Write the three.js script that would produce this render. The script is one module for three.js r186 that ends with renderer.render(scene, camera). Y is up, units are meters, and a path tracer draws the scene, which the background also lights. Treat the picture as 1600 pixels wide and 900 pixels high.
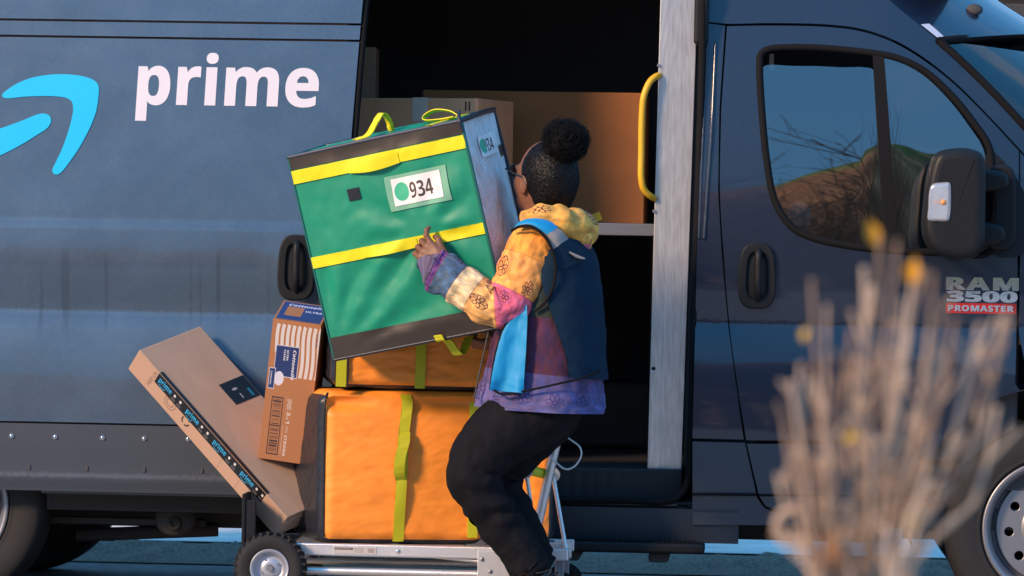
import * as THREE from 'three';
import { TextGeometry } from 'three/addons/geometries/TextGeometry.js';
import { FontLoader } from 'three/addons/loaders/FontLoader.js';
import { RoundedBoxGeometry } from 'three/addons/geometries/RoundedBoxGeometry.js';
import { TessellateModifier } from 'three/addons/modifiers/TessellateModifier.js';
import { mergeGeometries, mergeVertices } from 'three/addons/utils/BufferGeometryUtils.js';
import { createNoise3D } from 'simplex-noise';

// ---------------------------------------------------------------- camera, sky, sun, exposure
const scene = new THREE.Scene();
const D2R = Math.PI / 180, V3 = (x, y, z) => new THREE.Vector3(x, y, z), V2 = (x, y) => new THREE.Vector2(x, y);
const camera = new THREE.PerspectiveCamera(2 * Math.atan(450 / 6300) / D2R, 16 / 9, 0.5, 600);
const EYE = V3(14 * Math.sin(3.6 * D2R), 1.35, 14 * Math.cos(3.6 * D2R));
camera.position.copy(EYE);
camera.up.set(-Math.sin(1.0 * D2R), Math.cos(1.0 * D2R), 0);
camera.lookAt(0, 1.175, 0);
camera.focus = 13.25; camera.userData.fStop = 6.8;
const renderer = new THREE.WebGLRenderer({ antialias: true });
renderer.setSize(1600, 900);
renderer.toneMapping = THREE.LinearToneMapping;
renderer.toneMappingExposure = 1.12;
renderer.shadowMap.enabled = true;

let seed = 7;
const rnd = () => { seed = (seed + 0x6d2b79f5) | 0; let t = Math.imul(seed ^ (seed >>> 15), 1 | seed); t = (t + Math.imul(t ^ (t >>> 7), 61 | t)) ^ t; return ((t ^ (t >>> 14)) >>> 0) / 4294967296; };
const rr = (a, b) => a + (b - a) * rnd();
const n3 = createNoise3D(rnd);
const fbm = (x, y, z, o = 4) => { let s = 0, a = 0.5; for (let i = 0; i < o; i++) { s += a * n3(x, y, z); x *= 2.03; y *= 2.03; z *= 2.03; a *= 0.5; } return s; };
const lerp = (a, b, t) => a + (b - a) * t, clamp = (v, a, b) => Math.max(a, Math.min(b, v)), sstep = (a, b, v) => { const t = clamp((v - a) / (b - a), 0, 1); return t * t * (3 - 2 * t); };

{ // clear late-afternoon sky with thin wisps of cloud
  const W = 512, H = 256, data = new Float32Array(W * H * 4);
  for (let j = 0; j < H; j++) for (let i = 0; i < W; i++) {
    const el = ((j + 0.5) / H - 0.5) * Math.PI, az = ((i + 0.5) / W - 0.5) * 2 * Math.PI;
    const d = [Math.cos(el) * Math.cos(az), Math.sin(el), Math.cos(el) * Math.sin(az)];
    const t = Math.pow(clamp(d[1], 0, 1), 0.22);
    let c = [lerp(0.66, 0.06, t), lerp(0.85, 0.48, t), lerp(0.98, 1.12, t)];
    if (d[1] > 0) {
      const k = 1 / (d[1] + 0.12), w = sstep(0.1, 0.75, fbm(d[0] * k * 0.8 + 3, d[2] * k * 2.2, 1.5, 5) + 0.08) * 0.35;
      c = [lerp(c[0], 1.15, w), lerp(c[1], 1.05, w), lerp(c[2], 1.05, w)];
    } else c = [0.10, 0.10, 0.11];
    data.set([c[0], c[1], c[2], 1], (j * W + i) * 4);
  }
  const sky = new THREE.DataTexture(data, W, H, THREE.RGBAFormat, THREE.FloatType);
  sky.mapping = THREE.EquirectangularReflectionMapping; sky.magFilter = THREE.LinearFilter; sky.needsUpdate = true;
  scene.background = sky; scene.environment = sky; scene.backgroundIntensity = 1; scene.environmentIntensity = 1;
}
const sun = new THREE.DirectionalLight(0xffd6ac, 4.5);
sun.position.set(-16.8, 12, 16); sun.target.position.set(0, 1, 0); sun.castShadow = true; sun.shadow.radius = 20; sun.shadow.mapSize.set(2048, 2048);
Object.assign(sun.shadow.camera, { left: -8, right: 8, top: 8, bottom: -8, near: 1, far: 60 });
scene.add(sun, sun.target);

// ---------------------------------------------------------------- helpers
// elevation-drawing helper: a point of the plan drawing (1600 x 900 units) brought to depth z, in metres
const FW = V3(0, 1.175, 0).sub(EYE).normalize(), RT = FW.clone().cross(camera.up).normalize(), UP = RT.clone().cross(FW);
function at(px, py, z) {
  const d = FW.clone().multiplyScalar(6300).addScaledVector(RT, px - 800).addScaledVector(UP, 450 - py);
  return EYE.clone().addScaledVector(d, (z - EYE.z) / d.z);
}
const names = {};
const numbered = (n) => { const k = names[n] = (names[n] ?? -1) + 1; return k ? n + '_' + String(k).padStart(3, '0') : n; };
function mk(name, geo, mat, parent) {
  const m = new THREE.Mesh(geo, mat); m.castShadow = m.receiveShadow = true;
  m.name = parent ? name : numbered(name); (parent || scene).add(m); return m;
}
function tag(o, label, category, group) { o.userData.label = label; o.userData.category = category; if (group) o.userData.group = group; return o; }
function thing(name, label, category, group) { const g = new THREE.Group(); g.name = numbered(name); scene.add(g); return tag(g, label, category, group); }
function rebase(g, p) { g.position.copy(p); for (const c of g.children) c.position.sub(p); return g; }
function struct(name, geo, mat) { const m = mk(name, geo, mat); m.userData.kind = 'structure'; return m; }
const T = (g, x, y, z) => g.translate(x, y, z);
const box = (x0, y0, z0, x1, y1, z1, r = 0.004) => T(new RoundedBoxGeometry(Math.abs(x1 - x0), Math.abs(y1 - y0), Math.abs(z1 - z0), 2, Math.min(r, 0.45 * Math.min(Math.abs(x1 - x0), Math.abs(y1 - y0), Math.abs(z1 - z0)))), (x0 + x1) / 2, (y0 + y1) / 2, (z0 + z1) / 2);
const tube = (pts, r, n = 24, rs = 8) => { const c = new THREE.CatmullRomCurve3(pts, false, 'centripetal'); return capTube(new THREE.TubeGeometry(c, n, r, rs), c, r); };
function capTube(g, c, r) {
  const s = [g.index ? g.toNonIndexed() : g];
  for (const t of [0, 1]) { const b = new THREE.SphereGeometry(r, 8, 6); const p = c.getPoint(t); b.translate(p.x, p.y, p.z); s.push(b.toNonIndexed()); }
  return mergeGeometries(s);
}
const rod = (a, b, r, rs = 12) => { const L = a.distanceTo(b), g = new THREE.CylinderGeometry(r, r, L, rs); g.applyQuaternion(new THREE.Quaternion().setFromUnitVectors(V3(0, 1, 0), b.clone().sub(a).normalize())); const m = a.clone().add(b).multiplyScalar(0.5); return g.translate(m.x, m.y, m.z); };
const merged = (list) => mergeGeometries(list.map((g) => { const q = g.index ? g.toNonIndexed() : g; for (const k of Object.keys(q.attributes)) if (!['position', 'normal', 'uv'].includes(k)) q.deleteAttribute(k); return q; }));
const discZ = (r, depth, n = 32) => new THREE.CylinderGeometry(r, r, depth, n).rotateX(Math.PI / 2);

// textures
function dataTex(w, h, fn, srgb = true, rep) {
  const d = new Uint8Array(w * h * 4);
  for (let j = 0; j < h; j++) for (let i = 0; i < w; i++) { const c = fn(i / w, j / h, i, j); d.set([clamp(c[0], 0, 255), clamp(c[1], 0, 255), clamp(c[2], 0, 255), 255], (j * w + i) * 4); }
  const t = new THREE.DataTexture(d, w, h); t.magFilter = THREE.LinearFilter; t.minFilter = THREE.LinearMipmapLinearFilter; t.generateMipmaps = true;
  t.wrapS = t.wrapT = THREE.RepeatWrapping; if (srgb) t.colorSpace = THREE.SRGBColorSpace; if (rep) t.repeat.set(...rep); t.needsUpdate = true; return t;
}
const tile = (u, v, f, z, o = 4) => { const a = u * 2 * Math.PI, b = v * 2 * Math.PI, R = f / 6.28; return fbm(Math.cos(a) * R + 9, Math.sin(a) * R + Math.cos(b) * R * 1.01, Math.sin(b) * R + z, o); };
function canvasTex(w, h, draw) {
  const c = document.createElement('canvas'); c.width = w; c.height = h; draw(c.getContext('2d'), w, h);
  const t = new THREE.CanvasTexture(c); t.colorSpace = THREE.SRGBColorSpace; t.anisotropy = 8; return t;
}
const grey = (v) => [v, v, v];
const noiseBump = dataTex(256, 256, (u, v) => grey(128 + 150 * tile(u, v, 24, 1)), false);
const fineBump = dataTex(256, 256, (u, v) => grey(128 + 150 * tile(u, v, 90, 4, 3)), false);
const weaveBump = dataTex(128, 128, (u, v, i, j) => grey(110 + 60 * (((i >> 2) + (j >> 2)) % 2) + 60 * tile(u, v, 20, 2)), false);
const ribBump = dataTex(64, 64, (u, v, i) => grey(90 + 100 * Math.abs(Math.sin(i * Math.PI / 8))), false);
const L = (r, g, b) => new THREE.Color().setRGB(r, g, b);
const std = (o) => new THREE.MeshStandardMaterial(o), phy = (o) => new THREE.MeshPhysicalMaterial(o);
const rep = (t, x, y) => { const c = t.clone(); c.repeat.set(x, y); c.needsUpdate = true; return c; };
// van paint: slate metallic under clear coat, with road dust and dried run marks
const paintMap = dataTex(1024, 1024, (u, v) => {
  const x = u * 2.5, y = v * 2.5;
  let d = 0.5 + 0.6 * fbm(x * 2.2, y * 3.2, 3, 6) + 0.25 * fbm(x * 30, y * 30, 8, 3);
  const run = sstep(0.42, 0.75, n3(x * 22, y * 0.9, 2)) * sstep(0.95, 1.05, y) * sstep(1.32, 1.22, y) * 0.55;
  const speck = sstep(0.62, 0.8, n3(x * 60, y * 60, 5)) * 0.25;
  const k = 1 + 0.13 * (d - 0.5) - run * 0.22 + speck * 0.25;
  return [76 * k, 96 * k, 114 * k];
});
paintMap.repeat.set(0.4, 0.4);
const paint = phy({ map: paintMap, metalness: 0.6, roughness: 0.42, clearcoat: 1, clearcoatRoughness: 0.08, roughnessMap: rep(dataTex(256, 256, (u, v) => [255, 235 + 22 * tile(u, v, 14, 6), 0], false), 0.8, 0.8) });
const cabPaint = phy({ color: L(0.005, 0.012, 0.032), metalness: 0.15, roughness: 0.4, clearcoat: 1, clearcoatRoughness: 0.03, bumpMap: rep(noiseBump, 0.6, 0.6), bumpScale: 0.0006 });
const cladding = phy({ color: L(0.042, 0.055, 0.076), roughness: 0.55, metalness: 0.2, clearcoat: 0.35, clearcoatRoughness: 0.3, bumpMap: rep(fineBump, 3, 3), bumpScale: 0.0002 });
const blackPlastic = phy({ color: L(0.010, 0.011, 0.013), specularIntensity: 0.5, roughness: 0.5, bumpMap: rep(fineBump, 8, 8), bumpScale: 0.00015 });
const rubber = phy({ color: L(0.008, 0.008, 0.009), roughness: 0.8, specularIntensity: 0.3 });
const dark = phy({ color: L(0.075, 0.075, 0.078), roughness: 0.9, specularIntensity: 0.3 });
const under = std({ color: L(0.10, 0.092, 0.082), roughness: 0.9, bumpMap: rep(noiseBump, 3, 3), bumpScale: 0.006 });
const alu = std({ color: L(0.72, 0.72, 0.73), metalness: 0.85, roughness: 0.36, bumpMap: rep(fineBump, 2, 20), bumpScale: 0.0004 });
const brushed = std({ map: rep(dataTex(256, 256, (u, v) => { const k = 1 + 0.08 * fbm(u * 40, v * 1.6, 3, 3) + 0.10 * tile(u, v, 16, 5); return [212 * k, 210 * k, 208 * k]; }), 4, 0.6), metalness: 0.75, roughness: 0.38, bumpMap: rep(fineBump, 1, 8), bumpScale: 0.0002, roughnessMap: rep(dataTex(256, 256, (u, v) => [255, 235 + 25 * tile(u, v, 10, 12), 0], false), 1, 1) });
const steel = std({ color: L(0.27, 0.28, 0.31), metalness: 0.7, roughness: 0.4 });
const chrome = std({ color: L(0.85, 0.85, 0.86), metalness: 1, roughness: 0.12 });
const glass = phy({ color: L(0.55, 0.62, 0.62), transmission: 1, thickness: 0, roughness: 0, ior: 2.5 });
const cardTex = (r, g, b, s) => dataTex(256, 256, (u, v) => { const k = 1 + 0.05 * tile(u, v, 3, s, 2) + 0.03 * tile(u, v, 60, s + 3, 2); return [r * k, g * k, b * k]; });
const card = (r, g, b, s) => std({ map: cardTex(r, g, b, s), roughness: 0.85, bumpMap: rep(noiseBump, 1, 1), bumpScale: 0.0002 });

// surface meshes
function gridMesh(nu, nv, fn) { // fn(u, v) -> Vector3
  const pos = [], uv = [], idx = [];
  for (let j = 0; j <= nv; j++) for (let i = 0; i <= nu; i++) { const p = fn(i / nu, j / nv); pos.push(p.x, p.y, p.z); uv.push(i / nu, j / nv); }
  for (let j = 0; j < nv; j++) for (let i = 0; i < nu; i++) { const a = j * (nu + 1) + i, b = a + 1, c = a + nu + 1, d = c + 1; idx.push(a, b, d, a, d, c); }
  const g = new THREE.BufferGeometry(); g.setAttribute('position', new THREE.Float32BufferAttribute(pos, 3)); g.setAttribute('uv', new THREE.Float32BufferAttribute(uv, 2)); g.setIndex(idx); g.computeVertexNormals(); return g;
}
const smoothLoop = (pts, n = 8, closed = true) => new THREE.CatmullRomCurve3(pts.map((p) => V3(p.x, p.y, 0)), closed, 'centripetal').getPoints(pts.length * n).slice(0, closed ? -1 : undefined).map((p) => V2(p.x, p.y));
// a sheet over the outline (x, y in metres), laid on z = zf(x, y), with edges turned back by `turn`
function skin(outline, zf, { holes = [], edge = 0.03, turn = 0.02, off = 0 } = {}) {
  const s = new THREE.Shape(outline); for (const h of holes) s.holes.push(new THREE.Path(h));
  let g = new THREE.ShapeGeometry(s, 1).toNonIndexed(); g.deleteAttribute('normal'); g.deleteAttribute('uv');
  g = new TessellateModifier(edge, 16).modify(g); g = mergeVertices(g, 1e-5);
  const P = g.attributes.position, N = new Float32Array(P.count * 3), U = new Float32Array(P.count * 2), e = 0.003;
  for (let i = 0; i < P.count; i++) {
    const x = P.getX(i), y = P.getY(i); P.setZ(i, zf(x, y) + off);
    const n = V3(-(zf(x + e, y) - zf(x - e, y)) / (2 * e), -(zf(x, y + e) - zf(x, y - e)) / (2 * e), 1).normalize(); N.set([n.x, n.y, n.z], i * 3); U.set([x, y], i * 2);
  }
  g.setAttribute('normal', new THREE.BufferAttribute(N, 3)); g.setAttribute('uv', new THREE.BufferAttribute(U, 2));
  const parts = [g.toNonIndexed()];
  if (turn > 0) for (const loop of [outline, ...holes]) {
    const pts = []; for (let i = 0; i < loop.length; i++) { const a = loop[i], b = loop[(i + 1) % loop.length], m = Math.max(1, Math.ceil(a.distanceTo(b) / edge)); for (let k = 0; k < m; k++) pts.push(a.clone().lerp(b, k / m)); }
    parts.push(gridMesh(pts.length, 1, (u, v) => { const p = pts[Math.round(u * pts.length) % pts.length]; return V3(p.x, p.y, zf(p.x, p.y) + off - v * turn); }).toNonIndexed());
  }
  return mergeGeometries(parts);
}
// tube-like sweep for cloth: stations { p, a, b }: half widths across (a) and along z (b)
function sweep(st, nu, nv, disp, { from = 0, to = 2 * Math.PI, grow = 0, ref = V3(0, 0, 1) } = {}) {
  const c = new THREE.CatmullRomCurve3(st.map((s) => s.p), false, 'centripetal'), n = st.length - 1;
  const val = (k, t) => { const f = clamp(t, 0, 1) * n, i = Math.min(n - 1, Math.floor(f)), q = f - i, w = q * q * (3 - 2 * q); return lerp(st[i][k], st[i + 1][k], lerp(q, w, 0.5)); };
  return gridMesh(nu, nv, (u, v) => {
    const p = c.getPoint(v), t = c.getTangent(v), b = ref.clone().addScaledVector(t, -ref.dot(t)).normalize(), m = t.clone().cross(b).normalize();
    const f0 = typeof from === 'function' ? from(v) : from, f1 = typeof to === 'function' ? to(v) : to, th = lerp(f0, f1, u);
    const d = m.clone().multiplyScalar(Math.cos(th)).addScaledVector(b, Math.sin(th));
    const q = p.clone().addScaledVector(m, (val('a', v) + grow) * Math.cos(th)).addScaledVector(b, (val('b', v) + grow) * Math.sin(th));
    return q.addScaledVector(d, disp ? disp(q, u, v, th) : 0);
  });
}
// implicit body surface: naive surface nets over a distance field
function sdfMesh(lo, hi, cell, f) {
  const n = [0, 1, 2].map((k) => Math.ceil((hi.getComponent(k) - lo.getComponent(k)) / cell) + 1), S = new Float32Array(n[0] * n[1] * n[2]);
  const id = (i, j, k) => (k * n[1] + j) * n[0] + i, P = V3();
  for (let k = 0; k < n[2]; k++) for (let j = 0; j < n[1]; j++) for (let i = 0; i < n[0]; i++) S[id(i, j, k)] = f(P.set(lo.x + i * cell, lo.y + j * cell, lo.z + k * cell));
  const vid = new Int32Array(S.length).fill(-1), pos = [], nor = [], idx = [];
  for (let k = 0; k < n[2] - 1; k++) for (let j = 0; j < n[1] - 1; j++) for (let i = 0; i < n[0] - 1; i++) {
    let c = 0, x = 0, y = 0, z = 0;
    for (let e = 0; e < 12; e++) {
      const ax = e >> 2, o = [0, 0, 0]; o[(ax + 1) % 3] = e & 1; o[(ax + 2) % 3] = (e >> 1) & 1; const q = o.slice(); q[ax] = 1;
      const a = S[id(i + o[0], j + o[1], k + o[2])], b = S[id(i + q[0], j + q[1], k + q[2])];
      if ((a < 0) !== (b < 0)) { const t = a / (a - b); c++; x += o[0] + (q[0] - o[0]) * t; y += o[1] + (q[1] - o[1]) * t; z += o[2] + (q[2] - o[2]) * t; }
    }
    if (!c) continue;
    vid[id(i, j, k)] = pos.length / 3;
    const X = lo.x + (i + x / c) * cell, Y = lo.y + (j + y / c) * cell, Z = lo.z + (k + z / c) * cell, e = cell * 0.4; pos.push(X, Y, Z);
    const g = V3(f(P.set(X + e, Y, Z)) - f(P.set(X - e, Y, Z)), f(P.set(X, Y + e, Z)) - f(P.set(X, Y - e, Z)), f(P.set(X, Y, Z + e)) - f(P.set(X, Y, Z - e))).normalize(); nor.push(g.x, g.y, g.z);
  }
  for (let k = 1; k < n[2] - 1; k++) for (let j = 1; j < n[1] - 1; j++) for (let i = 1; i < n[0] - 1; i++) for (let ax = 0; ax < 3; ax++) {
    const o = [i, j, k], q = o.slice(); q[ax]++; const a = S[id(...o)], b = S[id(...q)];
    if ((a < 0) === (b < 0)) continue;
    const u = (ax + 1) % 3, v = (ax + 2) % 3, w = [[0, 0], [-1, 0], [-1, -1], [0, -1]].map(([s, t]) => { const r = o.slice(); r[u] += s; r[v] += t; return vid[id(...r)]; });
    if (a < 0) idx.push(w[0], w[1], w[2], w[0], w[2], w[3]); else idx.push(w[0], w[2], w[1], w[0], w[3], w[2]);
  }
  const g = new THREE.BufferGeometry(); g.setAttribute('position', new THREE.Float32BufferAttribute(pos, 3)); g.setAttribute('normal', new THREE.Float32BufferAttribute(nor, 3)); g.setAttribute('uv', new THREE.Float32BufferAttribute(new Float32Array(pos.length / 3 * 2), 2)); g.setIndex(idx); return g;
}
const smin = (a, b, k) => { const h = Math.max(k - Math.abs(a - b), 0) / k; return Math.min(a, b) - h * h * k * 0.25; };
function capsule(p, a, b, ra, rb) { const ab = b.clone().sub(a), t = clamp(p.clone().sub(a).dot(ab) / ab.lengthSq(), 0, 1); return p.distanceTo(a.clone().addScaledVector(ab, t)) - lerp(ra, rb, t); }
const ell = (p, c, r) => { const x = (p.x - c.x) / r.x, y = (p.y - c.y) / r.y, z = (p.z - c.z) / r.z, k = Math.sqrt(x * x + y * y + z * z); return (k - 1) * Math.min(r.x, r.y, r.z); };

// ---------------------------------------------------------------- the place
const KERB = 0.12;
const asphalt = std({ map: rep(dataTex(512, 512, (u, v) => { const k = 1 + 0.25 * tile(u, v, 8, 21) + 0.35 * tile(u, v, 120, 5, 2); return [100 * k, 94 * k, 87 * k]; }), 60, 60), roughness: 0.8, bumpMap: rep(fineBump, 200, 200), bumpScale: 0.004 });
const concrete = std({ map: rep(dataTex(512, 512, (u, v) => { const k = 1 + 0.16 * tile(u, v, 9, 31) + 0.14 * tile(u, v, 110, 8, 2); return [168 * k, 164 * k, 156 * k]; }), 30, 8), roughness: 0.85, bumpMap: rep(fineBump, 120, 40), bumpScale: 0.002 });
struct('road', new THREE.PlaneGeometry(500, 500).rotateX(-Math.PI / 2), asphalt);
struct('pavement', box(-40, -0.2, 0.14, 40, KERB, 13.0, 0.02), concrete);
struct('kerb', box(-40, -0.2, 0.02, 40, KERB + 0.004, 0.137, 0.015), std({ map: concrete.map, roughness: 0.8, color: L(0.8, 0.78, 0.75) }));
struct('street', T(new THREE.PlaneGeometry(120, 9).rotateX(-Math.PI / 2), 0, 0.008, -7.9), std({ map: rep(dataTex(256, 256, (u, v) => { const k = 1 + 0.10 * tile(u, v, 9, 35) + 0.08 * tile(u, v, 90, 8, 2); return [222 * k, 212 * k, 200 * k]; }), 20, 3), roughness: 0.9 }));
{ // strip of gravel and dead leaves beyond the van
  const g = gridMesh(400, 14, (u, v) => { const x = lerp(-10, 10, u), z = lerp(-2.25, -3.1, v); return V3(x, 0.006 + 0.05 * Math.sin(v * Math.PI) * (0.7 + fbm(x * 7, z * 7, 1, 4)), z); });
  struct('verge', g, std({ map: rep(dataTex(256, 256, (u, v) => { const k = 1 + 0.5 * tile(u, v, 40, 3, 4); return [118 * k, 104 * k, 88 * k]; }), 30, 2), roughness: 1 }));
}
// grassy bank and bare trees behind the viewer: what the glass and the paint mirror
{
  const bank = gridMesh(120, 60, (u, v) => {
    const x = lerp(-90, 110, u), z = lerp(30, 150, v);
    const crest = 6 + 13.5 * Math.exp(-Math.pow((x - 6) / (x < 6 ? 9 : 30), 2)) + 1.5 * fbm(x * 0.05, z * 0.03, 4, 3);
    return V3(x, -0.05 + crest * sstep(36, 62, z) + 0.5 * fbm(x * 0.3, z * 0.3, 7, 3) * sstep(32, 45, z), z);
  });
  struct('hill', bank, std({ map: dataTex(512, 512, (u, v) => { const k = 1 + 0.5 * tile(u, v, 60, 2, 4), top = sstep(0.228, 0.246, v + 0.03 * tile(u, v, 20, 6)); return [lerp(205, 104, top) * k, lerp(138, 132, top) * k, lerp(92, 56, top) * k]; }), roughness: 1 }));
}
const bark = std({ map: dataTex(64, 256, (u, v) => { const k = 1 + 0.5 * tile(u, v, 30, 3); return [158 * k, 122 * k, 94 * k]; }), roughness: 0.95 });
function bareTree(x, z, h, s, label) {
  seed = s; const trunk = [], twigs = [], limbs = [];
  const grow = (p, d, len, r, lv) => {
    const pts = [p.clone()]; let q = p.clone(), dd = d.clone();
    for (let i = 0; i < 4; i++) { dd.add(V3(rr(-1, 1), rr(-0.4, 0.8), rr(-1, 1)).multiplyScalar(0.16)).normalize(); q = q.clone().addScaledVector(dd, len / 4); pts.push(q); }
    const c = new THREE.CatmullRomCurve3(pts), g = new THREE.TubeGeometry(c, 5, 1, lv > 2 ? 3 : 6), P = g.attributes.position, row = (lv > 2 ? 3 : 6) + 1;
    for (let i = 0; i < P.count; i++) { const t = Math.floor(i / row) / 5, ctr = c.getPoint(t), k = lerp(r, r * 0.55, t); P.setXYZ(i, ctr.x + (P.getX(i) - ctr.x) * k, ctr.y + (P.getY(i) - ctr.y) * k, ctr.z + (P.getZ(i) - ctr.z) * k); }
    (lv === 0 ? trunk : lv < 3 ? limbs : twigs).push(g);
    if (lv >= 5) return;
    const n = lv === 0 ? 6 : 4;
    for (let i = 0; i < n; i++) { const t = lerp(lv === 0 ? 0.4 : 0.25, 1, (i + rnd() * 0.6) / n), a = rr(0, 6.283), nd = c.getTangent(t).multiplyScalar(0.75).add(V3(Math.cos(a), rr(0, 0.6), Math.sin(a)).multiplyScalar(0.75)).normalize(); grow(c.getPoint(t), nd, len * rr(0.55, 0.75), r * lerp(0.62, 0.42, t), lv + 1); }
  };
  grow(V3(0, -0.1, 0), V3(rr(-0.1, 0.1), 1, rr(-0.1, 0.1)).normalize(), h * 0.36, h * 0.022, 0);
  const t = thing('bare_tree', label, 'tree', 'leafless trees on the bank behind the pavement');
  mk('trunk', merged(trunk), bark, t); mk('limbs', merged(limbs), bark, t); mk('crown', merged(twigs), bark, t); t.position.set(x, 0, z); return t;
}
const treeLabel = 'leafless brown tree in front of the grassy bank behind the pavement';
[[3.2, 23, 12, 11], [0.7, 22, 9.5, 12], [0.2, 25, 9, 21], [2.4, 21, 8.5, 22], [1.2, 27, 10, 23], [7.5, 26, 12, 13], [1.7, 24, 10, 15], [5.0, 24, 10, 16], [-16, 38, 8, 14]].forEach(([x, z, h, s]) => bareTree(x, z, h, s, treeLabel));
{ // dark building across the street beyond the van
  const b = thing('dark_building', 'dark brown building across the street beyond the van', 'building'); const m = std({ color: L(0.02, 0.017, 0.015), roughness: 0.9, bumpMap: rep(noiseBump, 20, 20), bumpScale: 0.01 });
  mk('wall', box(-22, 0, -0.2, 22, 4.6, -9, 0.02), m, b); mk('roof', box(-22.3, 4.605, 0.1, 22.3, 4.8, -9.2, 0.03), dark, b);
  for (let i = 0; i < 8; i++) for (let j = 0; j < 1; j++) { const w = mk('window', box(-19 + i * 5, 1.2 + j * 3.4, -0.19, -17 + i * 5, 3.2 + j * 3.4, -0.15, 0.01), std({ color: L(0.006, 0.007, 0.009), roughness: 0.15 }), b); mk('frame', merged([box(-19.1 + i * 5, 1.1 + j * 3.4, -0.19, -16.9 + i * 5, 1.2 + j * 3.4, -0.1), box(-18.04 + i * 5, 1.2 + j * 3.4, -0.15, -17.96 + i * 5, 3.2 + j * 3.4, -0.11)]), dark, w); }
  b.position.set(4, 0, -15);
}
const font = await new FontLoader().loadAsync('fonts/droid/droid_sans_bold.typeface.json');

// ---------------------------------------------------------------- delivery van
const van = thing('delivery_van', 'dark slate blue cargo van parked at the kerb with its side door slid open', 'van');
const curve1 = (pts) => { // smooth height -> depth profile
  const n = pts.length, s = pts.map((p, i) => i === 0 ? (pts[1][1] - p[1]) / (pts[1][0] - p[0]) : i === n - 1 ? (p[1] - pts[i - 1][1]) / (p[0] - pts[i - 1][0]) : (pts[i + 1][1] - pts[i - 1][1]) / (pts[i + 1][0] - pts[i - 1][0]));
  return (x) => { if (x <= pts[0][0]) return pts[0][1] + (x - pts[0][0]) * s[0]; if (x >= pts[n - 1][0]) return pts[n - 1][1] + (x - pts[n - 1][0]) * s[n - 1];
    let i = 0; while (x > pts[i + 1][0]) i++; const h = pts[i + 1][0] - pts[i][0], t = (x - pts[i][0]) / h, t2 = t * t, t3 = t2 * t;
    return (2 * t3 - 3 * t2 + 1) * pts[i][1] + (t3 - 2 * t2 + t) * h * s[i] + (-2 * t3 + 3 * t2) * pts[i + 1][1] + (t3 - t2) * h * s[i + 1]; };
};
const doorProfile = curve1([[0.40, 0.006], [0.44, 0.012], [0.485, 0.024], [0.50, 0.020], [0.60, 0.025], [0.68, 0.027], [0.76, 0.026], [0.85, 0.022], [0.93, 0.014], [1.0, 0.002], [1.03, -0.007], [1.058, -0.019], [1.064, -0.021], [1.075, -0.0215], [1.10, -0.0195], [1.15, -0.013], [1.20, -0.008], [1.25, -0.006], [1.30, -0.0075], [1.352, -0.0115], [1.358, -0.0125], [1.385, -0.0225], [1.392, -0.0245], [1.42, -0.027], [1.6, -0.046], [1.8, -0.070], [2.0, -0.099], [2.2, -0.135], [2.4, -0.185], [2.6, -0.26]]);
const cabProfile = curve1([[0.36, 0.0], [0.44, 0.010], [0.52, 0.018], [0.60, 0.024], [0.68, 0.027], [0.76, 0.026], [0.85, 0.022], [0.93, 0.014], [1.0, 0.002], [1.03, -0.006], [1.058, -0.015], [1.066, -0.017], [1.08, -0.017], [1.15, -0.013], [1.22, -0.011], [1.30, -0.013], [1.4, -0.018], [1.5, -0.026], [1.6, -0.037], [1.7, -0.051], [1.8, -0.068], [1.9, -0.088], [2.0, -0.112], [2.2, -0.168], [2.4, -0.235], [2.6, -0.32]]);
const doorZ = (x, y) => doorProfile(y) + 0.0012 * fbm(x * 2.6, y * 2.6, 3, 2) + 0.012 * sstep(-0.9, -0.62, x) * Math.exp(-Math.pow((y - 1.2) / 0.09, 2));
const cabZ = (x, y) => cabProfile(y) - (x > 1.2 ? 0.17 * (x - 1.2) * (x - 1.2) : 0);
const on = (zf, px, py, off = 0) => { let p = at(px, py, 0); for (let i = 0; i < 4; i++) p = at(px, py, zf(p.x, p.y) + off); return p; };
const outl = (zf, pts) => pts.map(([x, y]) => { const p = on(zf, x, y); return V2(p.x, p.y); });
const rect = (x0, y0, x1, y1) => [V2(x0, y0), V2(x1, y0), V2(x1, y1), V2(x0, y1)];

// sliding door: panels divided by two pressed seams and the lower joint
const EDGE = -0.58, edgeX = (y) => EDGE + 0.052 * (y - 1.6);
const doorRect = (y0, y1, d = 0) => [V2(-1.95, y0), V2(edgeX(y0) + d, y0), V2(edgeX((y0 + y1) / 2) + d, (y0 + y1) / 2), V2(edgeX(y1) + d, y1), V2(-1.95, y1)];
const slid = mk('sliding_door', merged([skin(doorRect(0.679, 2.026), doorZ, { edge: 0.022 })]), paint, van);
mk('upper_strip', skin(doorRect(2.034, 2.084), doorZ, { edge: 0.04 }), paint, slid);
mk('roof_strip', skin(doorRect(2.092, 2.62), doorZ, { edge: 0.04 }), paint, slid);
mk('lower_cladding', skin(doorRect(0.437, 0.672), doorZ, { edge: 0.022 }), cladding, slid);
mk('door_core', merged([box(-1.945, 0.45, -0.05, EDGE - 0.06, 1.4, -0.03), box(-1.945, 1.395, -0.085, EDGE - 0.03, 1.75, -0.065), box(-1.945, 1.745, -0.17, EDGE - 0.02, 2.11, -0.145)]), cabPaint, slid);
mk('edge_seal', tube([V3(edgeX(0.46) + 0.010, 0.46, -0.02), V3(edgeX(1.1) + 0.010, 1.1, -0.045), V3(edgeX(1.5) + 0.010, 1.5, -0.06), V3(edgeX(2.0) + 0.010, 2.0, -0.115), V3(edgeX(2.5) + 0.010, 2.5, -0.24)], 0.012, 40, 8), rubber, slid);
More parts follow.
